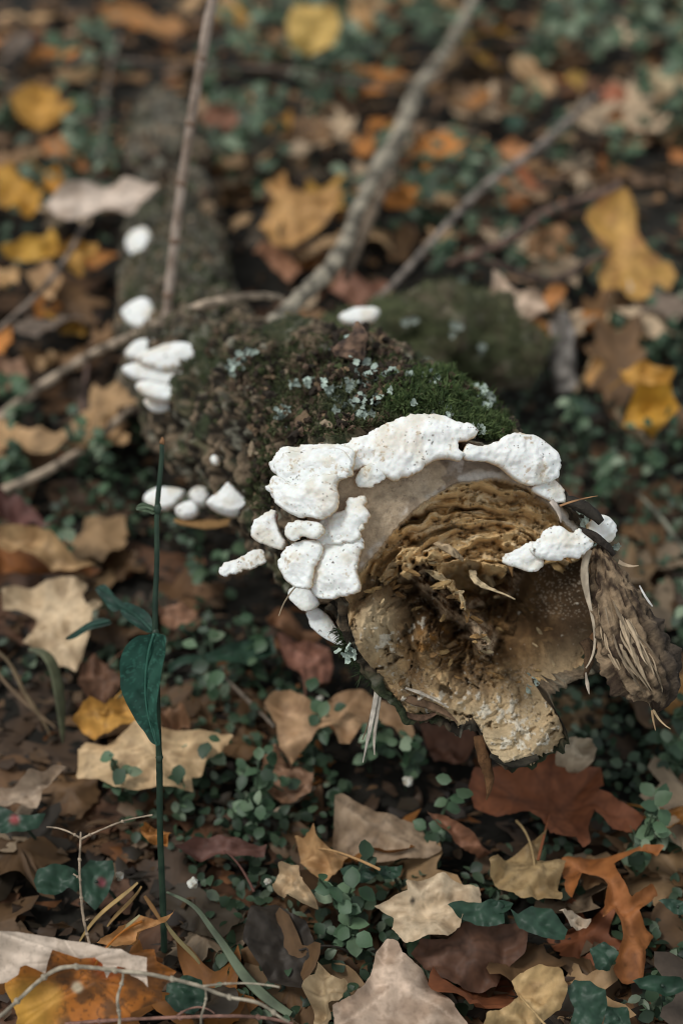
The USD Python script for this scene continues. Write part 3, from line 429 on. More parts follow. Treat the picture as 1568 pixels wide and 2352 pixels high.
sticks = [
 ('dead_branch', 'thickest grey barky dead branch slanting up behind the log to the top edge', 'branch', [(528,830,.17),(585,772,.17),(650,722,.15),(698,676,.13),(736,640,.12),(792,556,.10),(830,462,.095),(880,372,.085),(918,310,.08),(950,222,.07),(1015,130,.06),(1050,70,.06),(1100,-20,.06)], [14,28,36,36,35,34,28,42,36,32,26,24,20], (.28, .245, .185)),
 ('dead_branch', 'dark peeling branch lying against the thick grey dead branch', 'branch', [(795,640,.09),(828,545,.09),(862,470,.09),(905,385,.085)], [16,26,28,14], (.15, .11, .075)),
 ('twig', 'smooth curved tan twig reaching from the left edge to the dead branch', 'twig', [(-30,985,.03),(70,905,.04),(150,850,.05),(300,772,.12),(370,738,.15),(450,705,.17),(540,684,.18),(645,686,.16)], [21,23,21,20,20,20,18,15], TAN),
 ('twig', 'straight pale tan twig at the left edge below the curved one', 'twig', [(-30,1140,.02),(90,1090,.03),(180,1040,.035),(250,985,.04),(325,918,.05)], [21,21,21,20,15], TAN),
 ('twig', 'long straight grey twig slanting up right behind the mossy branch', 'twig', [(850,700,.03),(960,590,.03),(1040,500,.03),(1110,430,.035),(1220,350,.03),(1300,280,.03),(1375,215,.03)], [12,16,15,18,19,18,12], (.22, .185, .155)),
 ('twig', 'brown twig with a pale knot right of centre among green leaves', 'twig', [(1030,605,.02),(1100,580,.03),(1170,550,.035),(1250,490,.03),(1330,460,.03),(1420,415,.02)], [12,18,22,20,18,12], RED),
 ('twig', 'dark crooked twig running to the yellow drooping leaf', 'twig', [(1080,600,.02),(1180,625,.03),(1260,645,.03),(1340,610,.035),(1400,580,.04)], [10,16,18,18,14], (.09, .06, .045)),
 ('twig', 'thin dark twig lying level across the top left', 'twig', [(150,145,.02),(300,138,.03),(450,150,.03),(600,155,.03),(760,180,.03),(900,200,.02)], [7,8,8,9,9,7], (.13, .10, .08)),
 ('twig', 'thin twig running down from the long pale leaf to the left edge', 'twig', [(230,430,.05),(190,520,.05),(110,650,.04),(40,720,.03),(-30,780,.02)], [8,12,14,12,10], (.18, .14, .11)),
 ('twig', 'faint thin twig standing upright near the top left corner', 'twig', [(205,480,.03),(225,390,.05),(240,250,.06),(275,80,.08)], [10,10,9,8], (.17, .14, .11)),
 ('twig', 'short whitish broken stub at the end of the mossy branch', 'twig', [(1300,905,.01),(1292,840,.03),(1290,780,.05),(1288,725,.065)], [48,54,56,40], (.36, .32, .28)),
 ('twig', 'brown twig pieces running down the left side under the curved twig', 'twig', [(175,1060,.02),(190,940,.03),(200,850,.03),(230,720,.03)], [12,13,12,10], (.12, .08, .065)),
 ('twig', 'pale thin twig in the litter below the log, right of the large tan leaf', 'twig', [(600,1880,.012),(660,1850,.02),(720,1810,.015)], [8,12,8], (.32, .25, .18)),
 ('twig', 'greyish thin twig at the right edge beside the torn fungus', 'twig', [(1460,1130,.03),(1500,1170,.03),(1540,1220,.03),(1590,1290,.02)], [8,10,10,8], (.2, .2, .15)),
 ('twig', 'dark twig among clover behind the blurred green plant left of the tan leaf', 'twig', [(520,1560,.02),(570,1610,.02),(630,1670,.02)], [6,10,7], (.16, .13, .1)),
 ('twig', 'short straw coloured twig below the yellow drooping leaf', 'twig', [(1320,900,.02),(1370,800,.03),(1410,680,.05),(1440,600,.06)], [9,9,8,6], (.42, .3, .17)),
]
for kk, (nm, lb, ct, pts, wd, c) in enumerate(sticks):
    pts = [(q_[0], q_[1], q_[2] + (.05 if 4 <= kk <= 8 else 0)) for q_ in pts]; m = px_tube(pts, wd, 24 if max(wd) > 30 else 12, .0055 if max(wd) > 30 else .0009, 120 if max(wd) > 30 else 260, .004, kk, fibre=.002 if max(wd) > 30 else .0006); p0 = m[0].mean(0)
    cc = speckle(m[0], np.array(c) * .35, np.array(c) * 1.2, 55 if kk < 2 else 90, kk, .42, .58, 5)
    t_ = thing(nm, lb, ct, at=p0 * [1, 1, 0]); obj('wood', m, 'twig', t_, tint=cc)
    a = np.array(pts, float)
    if nm == 'twig' and kk < 7:
        for e_ in range(2):
            w_ = rng.uniform(.2, .8); q = np.array([np.interp(w_ * (len(a) - 1), range(len(a)), a[:, k_]) for k_ in range(3)]); r_ = max(wd) * .42
            obj('bud_knot', tube(at_height(q[0] + np.array([-9., 0, 9]), q[1] + np.array([6., 0, -6]), q[2] + np.array([0, .003, 0])), np.array([.3, 1.35, .3]) * r_ / F * 1.2, 10, .001, 300, .002, e_), 'twig', t_, tint=np.array(c) * .9)
# dry stalk standing behind the fungus stack
ys = at_height(np.array(375.), np.array(800.), .08); stalk = thing('dry_stalk', 'tall thin dry brown stalk standing upright behind the stack of white caps', 'stalk', at=ys)
px = np.array([(374,812),(385,690),(400,560),(418,420),(437,290),(460,150),(492,-20)], float); dd = np.linspace(1.21, 1.13, 7)
m = tube(at_depth(px[:, 0], px[:, 1], dd), np.array([20,21,22,22,22,23,24]) * 1.17 / F / 2, 12, .0005, 200, .004, 3); obj('shaft', m, 'twig', stalk, tint=speckle(m[0], (.22, .16, .12), (.40, .32, .26), 60, 3))
for tq in (1.1, 2.05, 3.0, 4.05, 5.1):
    a, b, d_ = (np.interp(tq, range(7), w_) for w_ in (px[:, 0], px[:, 1], dd)); obj('node', tube(at_depth(np.array([a - 1.5, a, a + 1.5]), np.array([b + 9, b, b - 9]), np.array([d_] * 3)), np.array([10, 13.5, 10]) * 1.17 / F, 12), 'twig', stalk, tint=np.array((.2, .13, .09)))

# thin twigs at the bottom left
Z5 = lambda l: [(.4394 * a, 1777.4 + .4394 * b) for a, b in l]
def thin(name, label, lines, c, dep, cat='twig', mat='twig', part='stem_piece'):
    t_ = None
    for kk, (pts, wd, *dz) in enumerate(lines):
        a = np.array(Z5(pts)); p = at_depth(a[:, 0], a[:, 1], np.full(len(a), dep) + (np.array(dz[0]) if dz else 0)); m = tube(p, np.asarray(wd) * np.ones(len(a)) * dep / F / 2, 8, .00025, 500, .0016, kk)
        if t_ is None: t_ = thing(name, label, cat, at=p[0])
        obj('main_shoot' if kk == 0 else 'side_shoot', m, mat, t_, tint=speckle(m[0], np.array(c) * .55, np.array(c) * 1.15, 220, kk))
        for e_ in range(1, len(p) - 1, 2):
            obj('bud', tube(np.array([p[e_] - [.0006, 0, .0008], p[e_], p[e_] + [.0006, 0, .001]]), np.array([.3, 1, .2]) * np.max(wd) * .95 * dep / F, 7), mat, t_, tint=np.array(c) * .9)
thin('twig', 'thin arching grey twig across the bottom left over the leaves', [([(-30,1290),(90,1190),(170,1115),(230,1065),(310,1020),(400,1010),(500,1017),(600,1030),(750,1045),(900,1075),(1050,1115),(1200,1170),(1360,1205),(1430,1250),(1510,1300)], [9,9,9,9,10,10,10,10,9,9,9,8,8,6,6]), ([(1050,1115),(1180,1100),(1300,1098),(1460,1118)], [5,5,4,5]), ([(640,1030),(635,1100),(615,1170),(620,1240),(622,1320)], [6,6,7,7,7]), ([(1068,1120),(1076,1180),(1060,1240),(1050,1310)], [5,5,5,5])], (.36, .31, .23), .785)
thin('twig', 'reddish straight twig along the bottom edge under the arching twig', [([(340,1312),(520,1296),(700,1285),(940,1275),(1100,1270),(1350,1275),(1530,1310)], [9,9,8,8,8,8,7]), ([(900,1290),(950,1250),(1010,1225),(1120,1255)], [5,5,4,4])], (.22, .12, .09), .80)
thin('twig', 'slender forked upright twig rising behind the pale lobed leaf', [([(470,900),(455,840),(435,750),(425,650),(418,560),(416,450),(420,370),(422,305)], [6,6,6,6,5,5,5,4]), ([(420,345),(470,320),(520,298),(640,250),(720,230),(797,217)], [5,5,4,4,3.5,5]), ([(415,335),(390,320),(340,297),(243,280)], [5,4,4,4]), ([(425,560),(405,540),(382,525)], [4,3,3]), ([(438,770),(455,765),(468,755)], [3,3,2])], (.36, .28, .2), .82)

# ------------------------------------------------------------------ leaves
def vein_set(poly, base=None):
    poly = np.array(poly, float); ctr = poly.mean(0); d = np.linalg.norm(poly - ctr, axis=1); base = poly[np.argmin(d)] * .6 + ctr * .4 if base is None else np.array(base, float)
    tips = [poly[k] for k in range(len(poly)) if d[k] > d[k - 1] and d[k] >= d[(k + 1) % len(poly)]]
    return [np.array([base, base * .5 + t_ * .5 + rng.normal(0, 3, 2), t_]) for t_ in tips] + [np.array([ctr, p]) for p in poly[::3]]
def leaf_mesh(poly, z, tilt, c, c2=None, step=7, curl=.020, crumple=.014, seed=0, mottle=.55, vein=.8, jag=3.0, spots=None, base_=None):
    poly0 = np.array(poly, float); poly = resample(poly0, step); poly = poly + (fbm(poly[:, 0] / 11, poly[:, 1] / 11, seed, 2, seed)[:, None] - .5) * 2 * jag * rng.normal(0, .7, (len(poly), 2))
    P, T, D = fill(poly, step); u, v = P.T; ctr = poly0.mean(0); nrm = unit(tilt); p0 = at_height(np.array(ctr[0]), np.array(ctr[1]), z); X = on_plane(u, v, p0, nrm)
    dm = max(D.max(), 1); sz = np.ptp(poly0, axis=0).max(); vs_ = vein_set(poly0, base_); dv = np.full(len(u), 1e9)
    for l in vs_: dv = np.minimum(dv, dist_line(P, l))
    h = curl * (1 - D / dm) ** 2 * (fbm(u / sz * 2.2, v / sz * 2.2, seed, 2, seed + 1) * 2 - .75) + crumple * 2 * (fbm(u / sz * 3.2, v / sz * 3.2, seed, 3, seed + 2) - .5) + .0034 * np.clip(1 - dv / (sz * .10), 0, 1) - .0012 * np.exp(-(dv / 5) ** 2)
    c = np.asarray(c, float); c2 = np.asarray(c2 if c2 is not None else c * np.array([.55, .48, .42]), float)
    cc = mixc(c, c2, sstep(.42, .66, fbm(u / 38, v / 38, seed, 4, seed + 3)) * mottle); cc = mixc(cc, np.minimum(c * 1.3 + .02, .8) if seed % 2 or step > 8 else c * .55, np.exp(-(dv / (step * .45 + .8)) ** 2) * vein); cc = mixc(cc, c2 * .6, sstep(.62, .7, fbm(u / 9, v / 9, seed, 3, seed + 4)) * .6 * mottle)
    cc = mixc(cc, c2 * .8, np.exp(-D / 6) * .3)
    for (a, b, r, k) in spots or (): cc = mixc(cc, k, np.exp(-((np.hypot(u - a, v - b) / r) ** 4)))
    return (X + h[:, None] * nrm, T), cc, X, vs_
def petiole(mesh, vs_, z, nrm, c, seed):
    U, W, _ = project(mesh[0]); b = vs_[0][0]; k_ = np.argmin(np.hypot(U - b[0], W - b[1])); p = mesh[0][k_]; d = p - mesh[0].mean(0); d[2] *= .4; d = unit(d + rng.normal(0, .004, 3))
    return tube(np.array([p - d * .004, p + d * .018 + [0, 0, .002], p + d * .04 + rng.normal(0, .004, 3) * [1, 1, .2] - [0, 0, .006]]), np.array([.0008, .0007, .001]), 6)
K = lambda ox, oy, s: (lambda l: [(ox + s * a, oy + s * b) for a, b in l])
Z6, Z4, ZA, ZB = K(631.5, 1720, .5972), K(0, 1320.5, .4394), K(0, 0, .5), K(784.2, 0, .5)
LIGHT, TANL, PALE, AMB, ORG, RST, BRN, DRK, PNK = (.47, .34, .21), (.38, .24, .12), (.55, .45, .34), (.47, .24, .04), (.38, .165, .045), (.25, .085, .035), (.18, .10, .045), (.055, .04, .024), (.48, .35, .27)
L = [  # label, outline, height, tilt, colour
 ('large red brown oak leaf lying behind the lowest tip of the log', Z6([(740,180),(760,100),(850,70),(960,70),(1060,20),(1110,90),(1250,85),(1255,180),(1230,200),(1330,230),(1415,280),(1380,330),(1290,330),(1220,270),(1195,330),(1210,380),(1180,400),(1150,360),(1050,350),(1020,290),(960,265),(850,270),(760,240)]), .025, (0,-.12,1), RST),
 ('rusty orange deeply lobed oak leaf at the lower right', Z6([(1110,400),(1200,380),(1280,400),(1400,400),(1470,430),(1440,470),(1370,450),(1290,470),(1300,520),(1350,600),(1440,545),(1470,570),(1390,640),(1470,700),(1430,760),(1420,880),(1340,890),(1300,850),(1330,740),(1320,690),(1290,640),(1250,670),(1260,560),(1220,500),(1170,500),(1130,600),(1110,570)]), .022, (.1,-.1,1), (.30,.11,.03)),
 ('buff angular maple leaf fragment below the log centre', Z6([(230,190),(260,180),(330,215),(440,260),(560,290),(580,330),(640,410),(560,420),(460,430),(330,440),(220,420),(225,300)]), .022, (0,-.3,1), (.36,.26,.17)),
 ('small orange tan forked leaf left of the buff maple fragment', Z6([(80,340),(110,350),(165,315),(180,370),(240,410),(290,430),(240,470),(220,510),(150,490),(95,440)]), .028, (-.2,-.3,1), (.46,.27,.12)),
 ('small pale curled leaf hugging the dark grey leaf below centre', Z6([(5,500),(40,445),(90,445),(110,500),(150,560),(155,610),(100,590),(30,570),(5,560)]), .034, (-.3,-.4,1), (.55,.40,.24)),
 ('pale buff maple leaf with a small hole, low centre right', Z6([(380,620),(450,580),(510,560),(500,515),(580,500),(650,480),(690,510),(790,520),(795,590),(720,640),(710,690),(660,740),(590,735),(500,770),(450,710),(455,660)]), .035, (0,-.35,1), (.58,.45,.30)),
 ('tan pointed leaf right of the pale holed maple leaf', Z6([(810,440),(860,400),(930,390),(990,350),(1030,330),(1030,380),(1010,430),(1110,440),(1090,520),(1070,620),(1010,600),(940,600),(870,530),(830,490)]), .03, (.2,-.25,1), (.36,.25,.12)),
 ('large pinkish buff leaf cut off by the bottom edge at centre', Z6([(390,780),(430,730),(470,740),(490,780),(570,840),(600,900),(680,970),(720,1020),(780,1090),(230,1110),(220,1010),(290,970),(340,930),(370,860)]), .03, (0,-.3,1), (.52,.39,.29)),
 ('tan curled leaf edge at the bottom left of the large pinkish leaf', Z6([(140,960),(190,850),(240,900),(310,930),(290,970),(220,1000),(230,1058),(150,1090)]), .026, (-.3,-.2,1), (.42,.31,.18)),
 ('wavy golden tan leaf at the bottom edge right of centre', Z6([(905,900),(940,870),(1000,850),(1080,890),(1110,940),(1100,1000),(1050,1030),(1000,1070),(800,1080),(800,1030),(900,990),(930,960)]), .035, (.1,-.3,1), (.50,.34,.16)),
 ('dark brown leaf between the large pinkish leaf and the pale holed one', Z6([(520,810),(560,750),(660,760),(720,700),(850,690),(970,720),(960,800),(880,850),(850,920),(720,930),(620,900)]), .012, (0,-.1,1), (.13,.065,.04)),
 ('curled reddish brown leaf strip right of the buff maple fragment', Z6([(570,250),(640,260),(700,300),(760,340),(850,390),(800,420),(720,380),(620,310)]), .025, (.2,-.5,.9), (.24,.11,.06)),
 ('charcoal grey decayed leaf at the lower centre', Z6([(-90,620),(0,590),(60,640),(120,660),(160,780),(130,850),(140,930),(80,950),(-20,900),(-120,760)]), .02, (0,-.3,1), (.045,.036,.028)),
 ('scrap of pale leaf under the green leaf at the lower right', Z6([(1080,640),(1150,640),(1205,680),(1190,700),(1120,700)]), .02, (0,-.4,1), PALE),
 ('arched tan leaf edge on the left, lit above a dark red leaf', ZG([(-20,1210),(120,1200),(210,1210),(300,1250),(370,1330),(420,1390),(540,1430),(420,1430),(280,1420),(200,1360),(130,1330),(60,1340),(-20,1290)]), .04, (0,-.55,.85), (.52,.34,.17)),
 ('dark maroon leaf at the left edge behind the arched tan leaf', ZG([(-20,1050),(100,1060),(190,1120),(330,1230),(250,1240),(180,1190),(-20,1200)]), .03, (0,-.2,1), (.12,.05,.04)),
 ('rust brown leaf underneath the arched tan leaf at the left edge', ZG([(-20,1290),(60,1340),(200,1370),(300,1420),(540,1445),(480,1480),(200,1490),(-20,1500)]), .015, (0,-.2,1), (.26,.10,.03)),
 ('large pale maple leaf with dark notches, left of the green stem', Z4([(20,110),(90,80),(250,50),(400,45),(460,60),(440,150),(470,210),(520,150),(540,170),(500,250),(490,340),(400,520),(350,490),(290,480),(230,400),(130,390),(180,300),(190,230),(110,200),(20,190)]), .03, (0,-.3,1), (.57,.43,.27)),
 ('amber yellow leaf just left of the stem below the green leaf', Z4([(360,740),(430,690),(490,660),(560,690),(620,640),(650,590),(690,680),(720,760),(640,800),(570,870),(500,870),(430,820)]), .04, (-.1,-.45,1), (.52,.27,.06)),
 ('widest tan leaf pointing right behind the lower green stem', Z4([(400,900),(450,860),(560,890),(720,800),(820,830),(980,840),(1100,850),(1230,880),(1170,940),(1080,970),(1050,1040),(1000,1060),(1010,1130),(850,1140),(740,1170),(600,1130),(520,1080),(400,1060)]), .03, (0,-.3,1), (.54,.38,.21)),
 ('pale tan leaf at the left edge under the wide tan leaf', Z4([(-20,1100),(100,1110),(200,1070),(300,1045),(370,1060),(300,1110),(230,1150),(200,1230),(120,1240),(-20,1190)]), .025, (0,-.3,1), (.42,.32,.23)),
 ('dull red brown leaf below the cream fungus', Z3([(170,780),(250,770),(400,800),(500,850),(520,950),(480,1080),(430,1140),(370,1110),(320,1040),(240,1000),(200,900)]), .025, (0,-.3,1), (.26,.12,.08)),
 ('reddish tan leaf edge above the dull red brown leaf', Z3([(100,700),(180,670),(300,690),(420,740),(480,800),(380,790),(250,765),(140,760)]), .02, (0,-.3,1), (.33,.17,.09)),
 ('broad tan leaf with drooping lobes under the hanging splinters', Z3([(90,1220),(150,1150),(250,1130),(330,1180),(420,1230),(560,1150),(700,1130),(900,1220),(1000,1320),(1030,1420),(980,1480),(900,1380),(800,1300),(700,1360),(620,1500),(560,1500),(520,1380),(420,1360),(380,1420),(300,1480),(260,1560),(180,1450),(160,1320)]), .035, (0,-.3,1), (.42,.26,.14)),
 ('brown leaf behind the green leaf pair of the stem', Z4([(420,450),(500,440),(560,480),(640,560),(600,640),(480,680),(420,620)]), .015, (0,-.2,1), (.19,.10,.06)),
 ('brown leaf right of the green stem above the wide tan leaf', Z4([(850,680),(960,720),(1000,800),(900,830),(840,800)]), .018, (0,-.2,1), (.24,.13,.07)),
 ('reddish leaf behind the stem at the height of the leaf pair', Z4([(830,190),(900,170),(1000,190),(1040,240),(940,290),(850,280)]), .03, (0,-.4,1), (.33,.18,.11)),
 ('brown leaf below the broad tan leaf under the log', Z3([(80,1480),(160,1460),(280,1600),(400,1680),(380,1800),(200,1860),(60,1760)]), .014, (0,-.2,1), (.23,.13,.075)),
 ('dim brown leaf in the shade left of the hanging shard', Z3([(1050,1400),(1300,1380),(1420,1500),(1330,1600),(1150,1560)]), .014, (0,-.2,1), (.20,.10,.065)),
 ('pale lobed leaf with ragged teeth overlapping the bottom left corner', Z5([(-30,815),(100,825),(200,845),(340,870),(460,885),(560,910),(640,915),(690,945),(770,960),(775,1050),(782,1112),(760,1085),(730,1065),(690,1050),(660,1010),(620,1005),(580,1040),(565,1068),(550,1030),(540,990),(500,960),(420,965),(350,945),(275,920),(250,990),(240,1047),(190,1020),(140,1000),(110,1010),(100,1050),(40,1090),(-30,1105)]), .085, (0,-.62,.8), (.60,.49,.39)),
 ('mottled orange and rust autumn leaf at the bottom left under the pale lobed leaf', Z5([(40,1060),(110,1000),(190,980),(275,915),(420,930),(520,930),(690,945),(770,920),(820,918),(830,980),(930,1035),(880,1090),(850,1130),(850,1190),(760,1220),(690,1250),(680,1330),(90,1350),(110,1270),(70,1180),(40,1120)]), .06, (0,-.55,.85), (.42,.14,.02)),
 ('folded orange tan leaf behind the pale lobed leaf at the stem foot', Z5([(560,905),(640,840),(730,740),(830,770),(960,730),(860,790),(770,850),(750,925),(640,918)]), .03, (-.3,-.4,.9), (.40,.20,.07)),
 ('small orange leaf crossing behind the lower green stem', Z5([(735,310),(760,270),(830,290),(915,330),(880,400),(830,380),(780,370)]), .03, (0,-.4,1), (.38,.16,.04)),
 ('glossy dark brown leaf right of the lower stem', Z5([(920,420),(1020,360),(1140,330),(1250,350),(1400,380),(1380,440),(1200,450),(1040,470)]), .02, (0,-.2,1), (.13,.06,.045)),
 ('golden yellow leaf high at the left edge', ZA([(60,500),(120,400),(200,370),(270,420),(270,490),(350,500),(290,560),(180,590),(90,580)]), .04, (0,-.4,1), AMB),
 ('bright amber leaf at the left edge beside the long pale leaf', ZA([(-20,790),(60,780),(130,860),(210,900),(190,990),(120,1010),(40,960),(-20,930)]), .05, (0,-.4,1), (.50,.26,.035)),
 ('orange leaf tip above the left end of the long pale leaf', ZA([(210,800),(270,770),(320,870),(260,920),(200,890)]), .035, (0,-.4,1), (.50,.23,.03)),
 ('long pale edge-on leaf raised above the log at the left', ZA([(215,950),(290,890),(430,850),(590,840),(640,850),(740,870),(700,930),(600,990),(540,980),(430,1010),(320,1030),(260,1010)]), .11, (-.1,-.5,.86), (.60,.49,.40)),
 ('yellow leaf below the long pale leaf at the left', ZA([(10,1150),(100,1120),(180,1100),(240,1050),(270,1100),(270,1180),(200,1210),(100,1190),(20,1180)]), .05, (0,-.5,.9), (.55,.31,.05)),
 ('brownish yellow leaf left of the upper lone white cap', ZA([(270,1200),(330,1110),(440,1090),(460,1130),(400,1200),(380,1280),(320,1260)]), .045, (0,-.4,1), (.38,.20,.035)),
 ('peach leaf at the left edge below the yellow one', ZA([(-20,1220),(60,1220),(100,1280),(60,1350),(-20,1350)]), .04, (0,-.4,1), (.56,.36,.17)),
 ('peach tan leaf at the left above the curved twig', ZA([(90,1270),(220,1200),(290,1280),(250,1400),(190,1380)]), .035, (0,-.4,1), (.48,.30,.15)),
 ('square golden leaf at the top centre', ZA([(1310,100),(1350,30),(1430,30),(1540,40),(1568,120),(1540,220),(1440,250),(1330,190)]), .10, (0,-.75,.66), (.60,.40,.12)),
 ('tan orange maple leaf above the log at the centre', ZA([(1190,1050),(1220,960),(1260,930),(1210,870),(1310,820),(1330,900),(1420,910),(1490,870),(1560,860),(1540,980),(1480,1060),(1420,1110),(1350,1180),(1250,1160),(1230,1090)]), .05, (0,-.5,.9), (.50,.28,.10)),
 ('pinkish brown leaf under the tan orange maple leaf', ZA([(1160,1160),(1300,1190),(1380,1260),(1330,1290),(1220,1230)]), .03, (0,-.4,1), (.36,.18,.10)),
 ('rust brown leaf by the top of the dry stalk on its left', ZA([(460,60),(600,30),(800,60),(860,130),(760,160),(620,110),(480,160)]), .03, (0,-.4,1), (.36,.17,.055)),
 ('maroon brown leaf right of the dry stalk', ZA([(920,560),(980,480),(1080,440),(1150,560),(1050,640),(960,620)]), .03, (0,-.4,1), (.24,.11,.065)),
 ('small orange forked leaf above the tan orange maple leaf', ZA([(1180,590),(1220,540),(1300,560),(1350,530),(1330,600),(1240,620)]), .03, (0,-.5,1), (.50,.25,.05)),
 ('rusty leaf between the golden leaf and the long pale leaf', ZA([(180,620),(300,640),(420,780),(380,820),(280,740),(200,720)]), .03, (0,-.4,1), (.38,.16,.05)),
 ('dull brown leaf at the left edge under the curved twig', [(-10,830),(50,820),(70,870),(20,900),(-10,880)], .02, (0,-.4,1), (.26,.15,.09)),
 ('orange leaf right of the thick dead branch', ZB([(180,910),(220,850),(320,850),(370,900),(300,960),(200,960)]), .04, (0,-.5,1), (.48,.18,.03)),
 ('yellow drooping leaf with folded lobes at the right', ZB([(1110,1030),(1130,960),(1210,910),(1290,890),(1350,970),(1350,1060),(1400,1150),(1520,1190),(1540,1260),(1500,1340),(1430,1290),(1410,1390),(1320,1410),(1270,1340),(1180,1360),(1170,1270),(1230,1180),(1160,1120)]), .06, (0,-.6,.8), (.47,.27,.07)),
 ('pale pointed leaf resting on the mossy branch', ZB([(640,1410),(690,1330),(690,1260),(740,1290),(800,1350),(920,1380),(940,1450),(860,1480),(740,1480)]), .08, (0,-.5,.86), (.56,.42,.31)),
 ('orange leaf right of the pale pointed leaf', ZB([(880,1370),(950,1320),(1040,1330),(1000,1400),(950,1450)]), .06, (0,-.5,.86), (.40,.17,.05)),
 ('brown curled leaf left of the yellow drooping leaf', ZB([(860,1180),(850,1090),(930,1020),(1020,1010),(1080,1100),(1050,1190),(950,1200)]), .04, (0,-.5,.86), (.30,.16,.07)),
 ('dull pink brown leaf right of the thick dead branch foot', ZB([(0,1250),(100,1280),(240,1330),(200,1400),(60,1400),(-60,1350)]), .03, (0,-.5,.86), (.34,.17,.11)),
 ('tan curved leaf strip in front of the dark crooked twig', ZB([(700,1230),(800,1250),(900,1290),(860,1330),(760,1280)]), .03, (0,-.5,.86), (.40,.26,.16)),
 ('orange leaf touching the long straight grey twig', ZB([(700,690),(760,660),(860,690),(910,740),(820,760),(730,740)]), .03, (0,-.5,.86), (.48,.23,.10)),
 ('small orange leaf high right of the thick dead branch', ZB([(560,440),(640,420),(690,470),(640,500),(560,490)]), .03, (0,-.5,.86), (.44,.20,.06)),
 ('peach leaf at the top edge right of the square golden leaf', ZB([(30,40),(120,20),(160,120),(100,170),(40,130)]), .04, (0,-.6,.8), (.50,.30,.13)),
 ('red leaf at the upper end of the long straight grey twig', ZB([(1150,440),(1230,380),(1320,440),(1250,500)]), .03, (0,-.5,.86), (.40,.15,.08)),
 ('small yellow leaf near the upper right', ZB([(1030,350),(1120,340),(1110,400),(1040,400)]), .04, (0,-.5,.86), (.52,.32,.08)),
 ('pale tan leaf at the upper right edge', ZB([(1380,330),(1480,300),(1590,330),(1590,480),(1420,460)]), .03, (0,-.5,.86), (.48,.37,.22)),
 ('yellow orange leaf at the right edge beside green leaves, upper of two', [(1420,850),(1480,835),(1540,870),(1520,920),(1440,880)], .04, (0,-.5,.86), (.52,.27,.05)),
 ('yellow orange leaf at the right edge beside green leaves, lower of two', [(1430,980),(1450,910),(1530,900),(1555,950),(1500,1000)], .04, (0,-.5,.86), (.50,.26,.03)),
 ('small tan leaf beside the whitish stub', [(1330,890),(1360,830),(1392,838),(1352,895)], .03, (0,-.5,.86), (.44,.24,.08)),
 ('orange brown leaf at the right edge below the hanging chunk', Z6([(1400,300),(1480,240),(1600,210),(1600,320),(1450,350)]), .02, (0,-.2,1), (.30,.13,.025)),
 ('pale tan leaf half hidden behind the lowest tip of the log', Z6([(1060,10),(1120,-30),(1200,-20),(1215,60),(1170,90),(1090,50)]), .05, (.2,-.4,.9), (.42,.34,.24)),
 ('orange leaf glimpsed behind the hanging chunk at the right edge', [(1490,1600),(1530,1560),(1600,1540),(1600,1640),(1540,1640)], .03, (0,-.4,1), (.44,.24,.08)),
]
for kk, (lb, poly, z, tl, c) in enumerate(L):
    infocus = kk in (29, 30); sp = None; c2 = None; kw = {}
    if kk == 30: c2 = (.10, .045, .015); sp = [(60, 2320, 75, (.50, .26, .04)), (120, 2290, 28, (.52, .27, .05)), (255, 2205, 40, (.50, .10, .02)), (180, 2268, 13, (.55, .45, .3)), (330, 2230, 45, (.16, .065, .02))]; kw = dict(mottle=.85, crumple=.005, curl=.008)
    if kk == 29: c2 = (.42, .33, .25); kw = dict(crumple=.004, curl=.004)
    if kk == 5: sp = [(947, 2074, 7, (.05, .04, .03))]
    if kk == 51: c2 = (.34, .15, .06)
    if lb.startswith('square golden'): kw = dict(mottle=.12, vein=.2)
    far = np.mean(poly, 0)[1] < 1000
    z += .012 if np.mean(poly, 0)[1] > 1150 else .02
    m, cc, X, vs_ = leaf_mesh(poly, z, tl, c, c2, 3.2 if infocus else (9 if far else 6.5), seed=kk * 7 + 2, spots=sp, jag=1.2 if infocus else 3, **kw)
    t_ = thing('fallen_leaf', lb, 'leaf', at=m[0].mean(0) * [1, 1, 0]); obj('blade', m, 'dry_leaf', t_, tint=cc)
    if kk % 3 == 0 or kk == 51: obj('petiole', petiole(m, vs_, z, tl, c, kk), 'twig', t_, tint=np.array(c) * .8)

# scattered smaller leaves of the litter
def shape(kind):
    a = np.linspace(0, 2 * np.pi, 44, endpoint=False)
    if kind == 0:
        r = .46 + .0 * a + .12 * (fbm(np.cos(a) * 2, np.sin(a) * 2, rng.uniform(0, 50), 2, 3) - .5)
        for ang, ln in ((np.pi / 2, .62), (np.pi / 2 + 1.05, .52), (np.pi / 2 - 1.05, .52), (np.pi / 2 + 2.0, .3), (np.pi / 2 - 2.0, .3)): r = r + ln * np.exp(-((np.angle(np.exp(1j * (a - ang)))) / .31) ** 2)
        r *= 1 + .07 * np.sin(a * 13)
    elif kind == 1: r = (.5 + .5 * np.abs(np.sin(a)) ** 1.5) * (1 + .24 * np.sin(a * 7 + 1))
    else: r = .36 + .64 * np.abs(np.sin(a)) ** 2.2
    return np.stack([np.cos(a) * r * rng.uniform(.75, 1), np.sin(a) * r], 1)
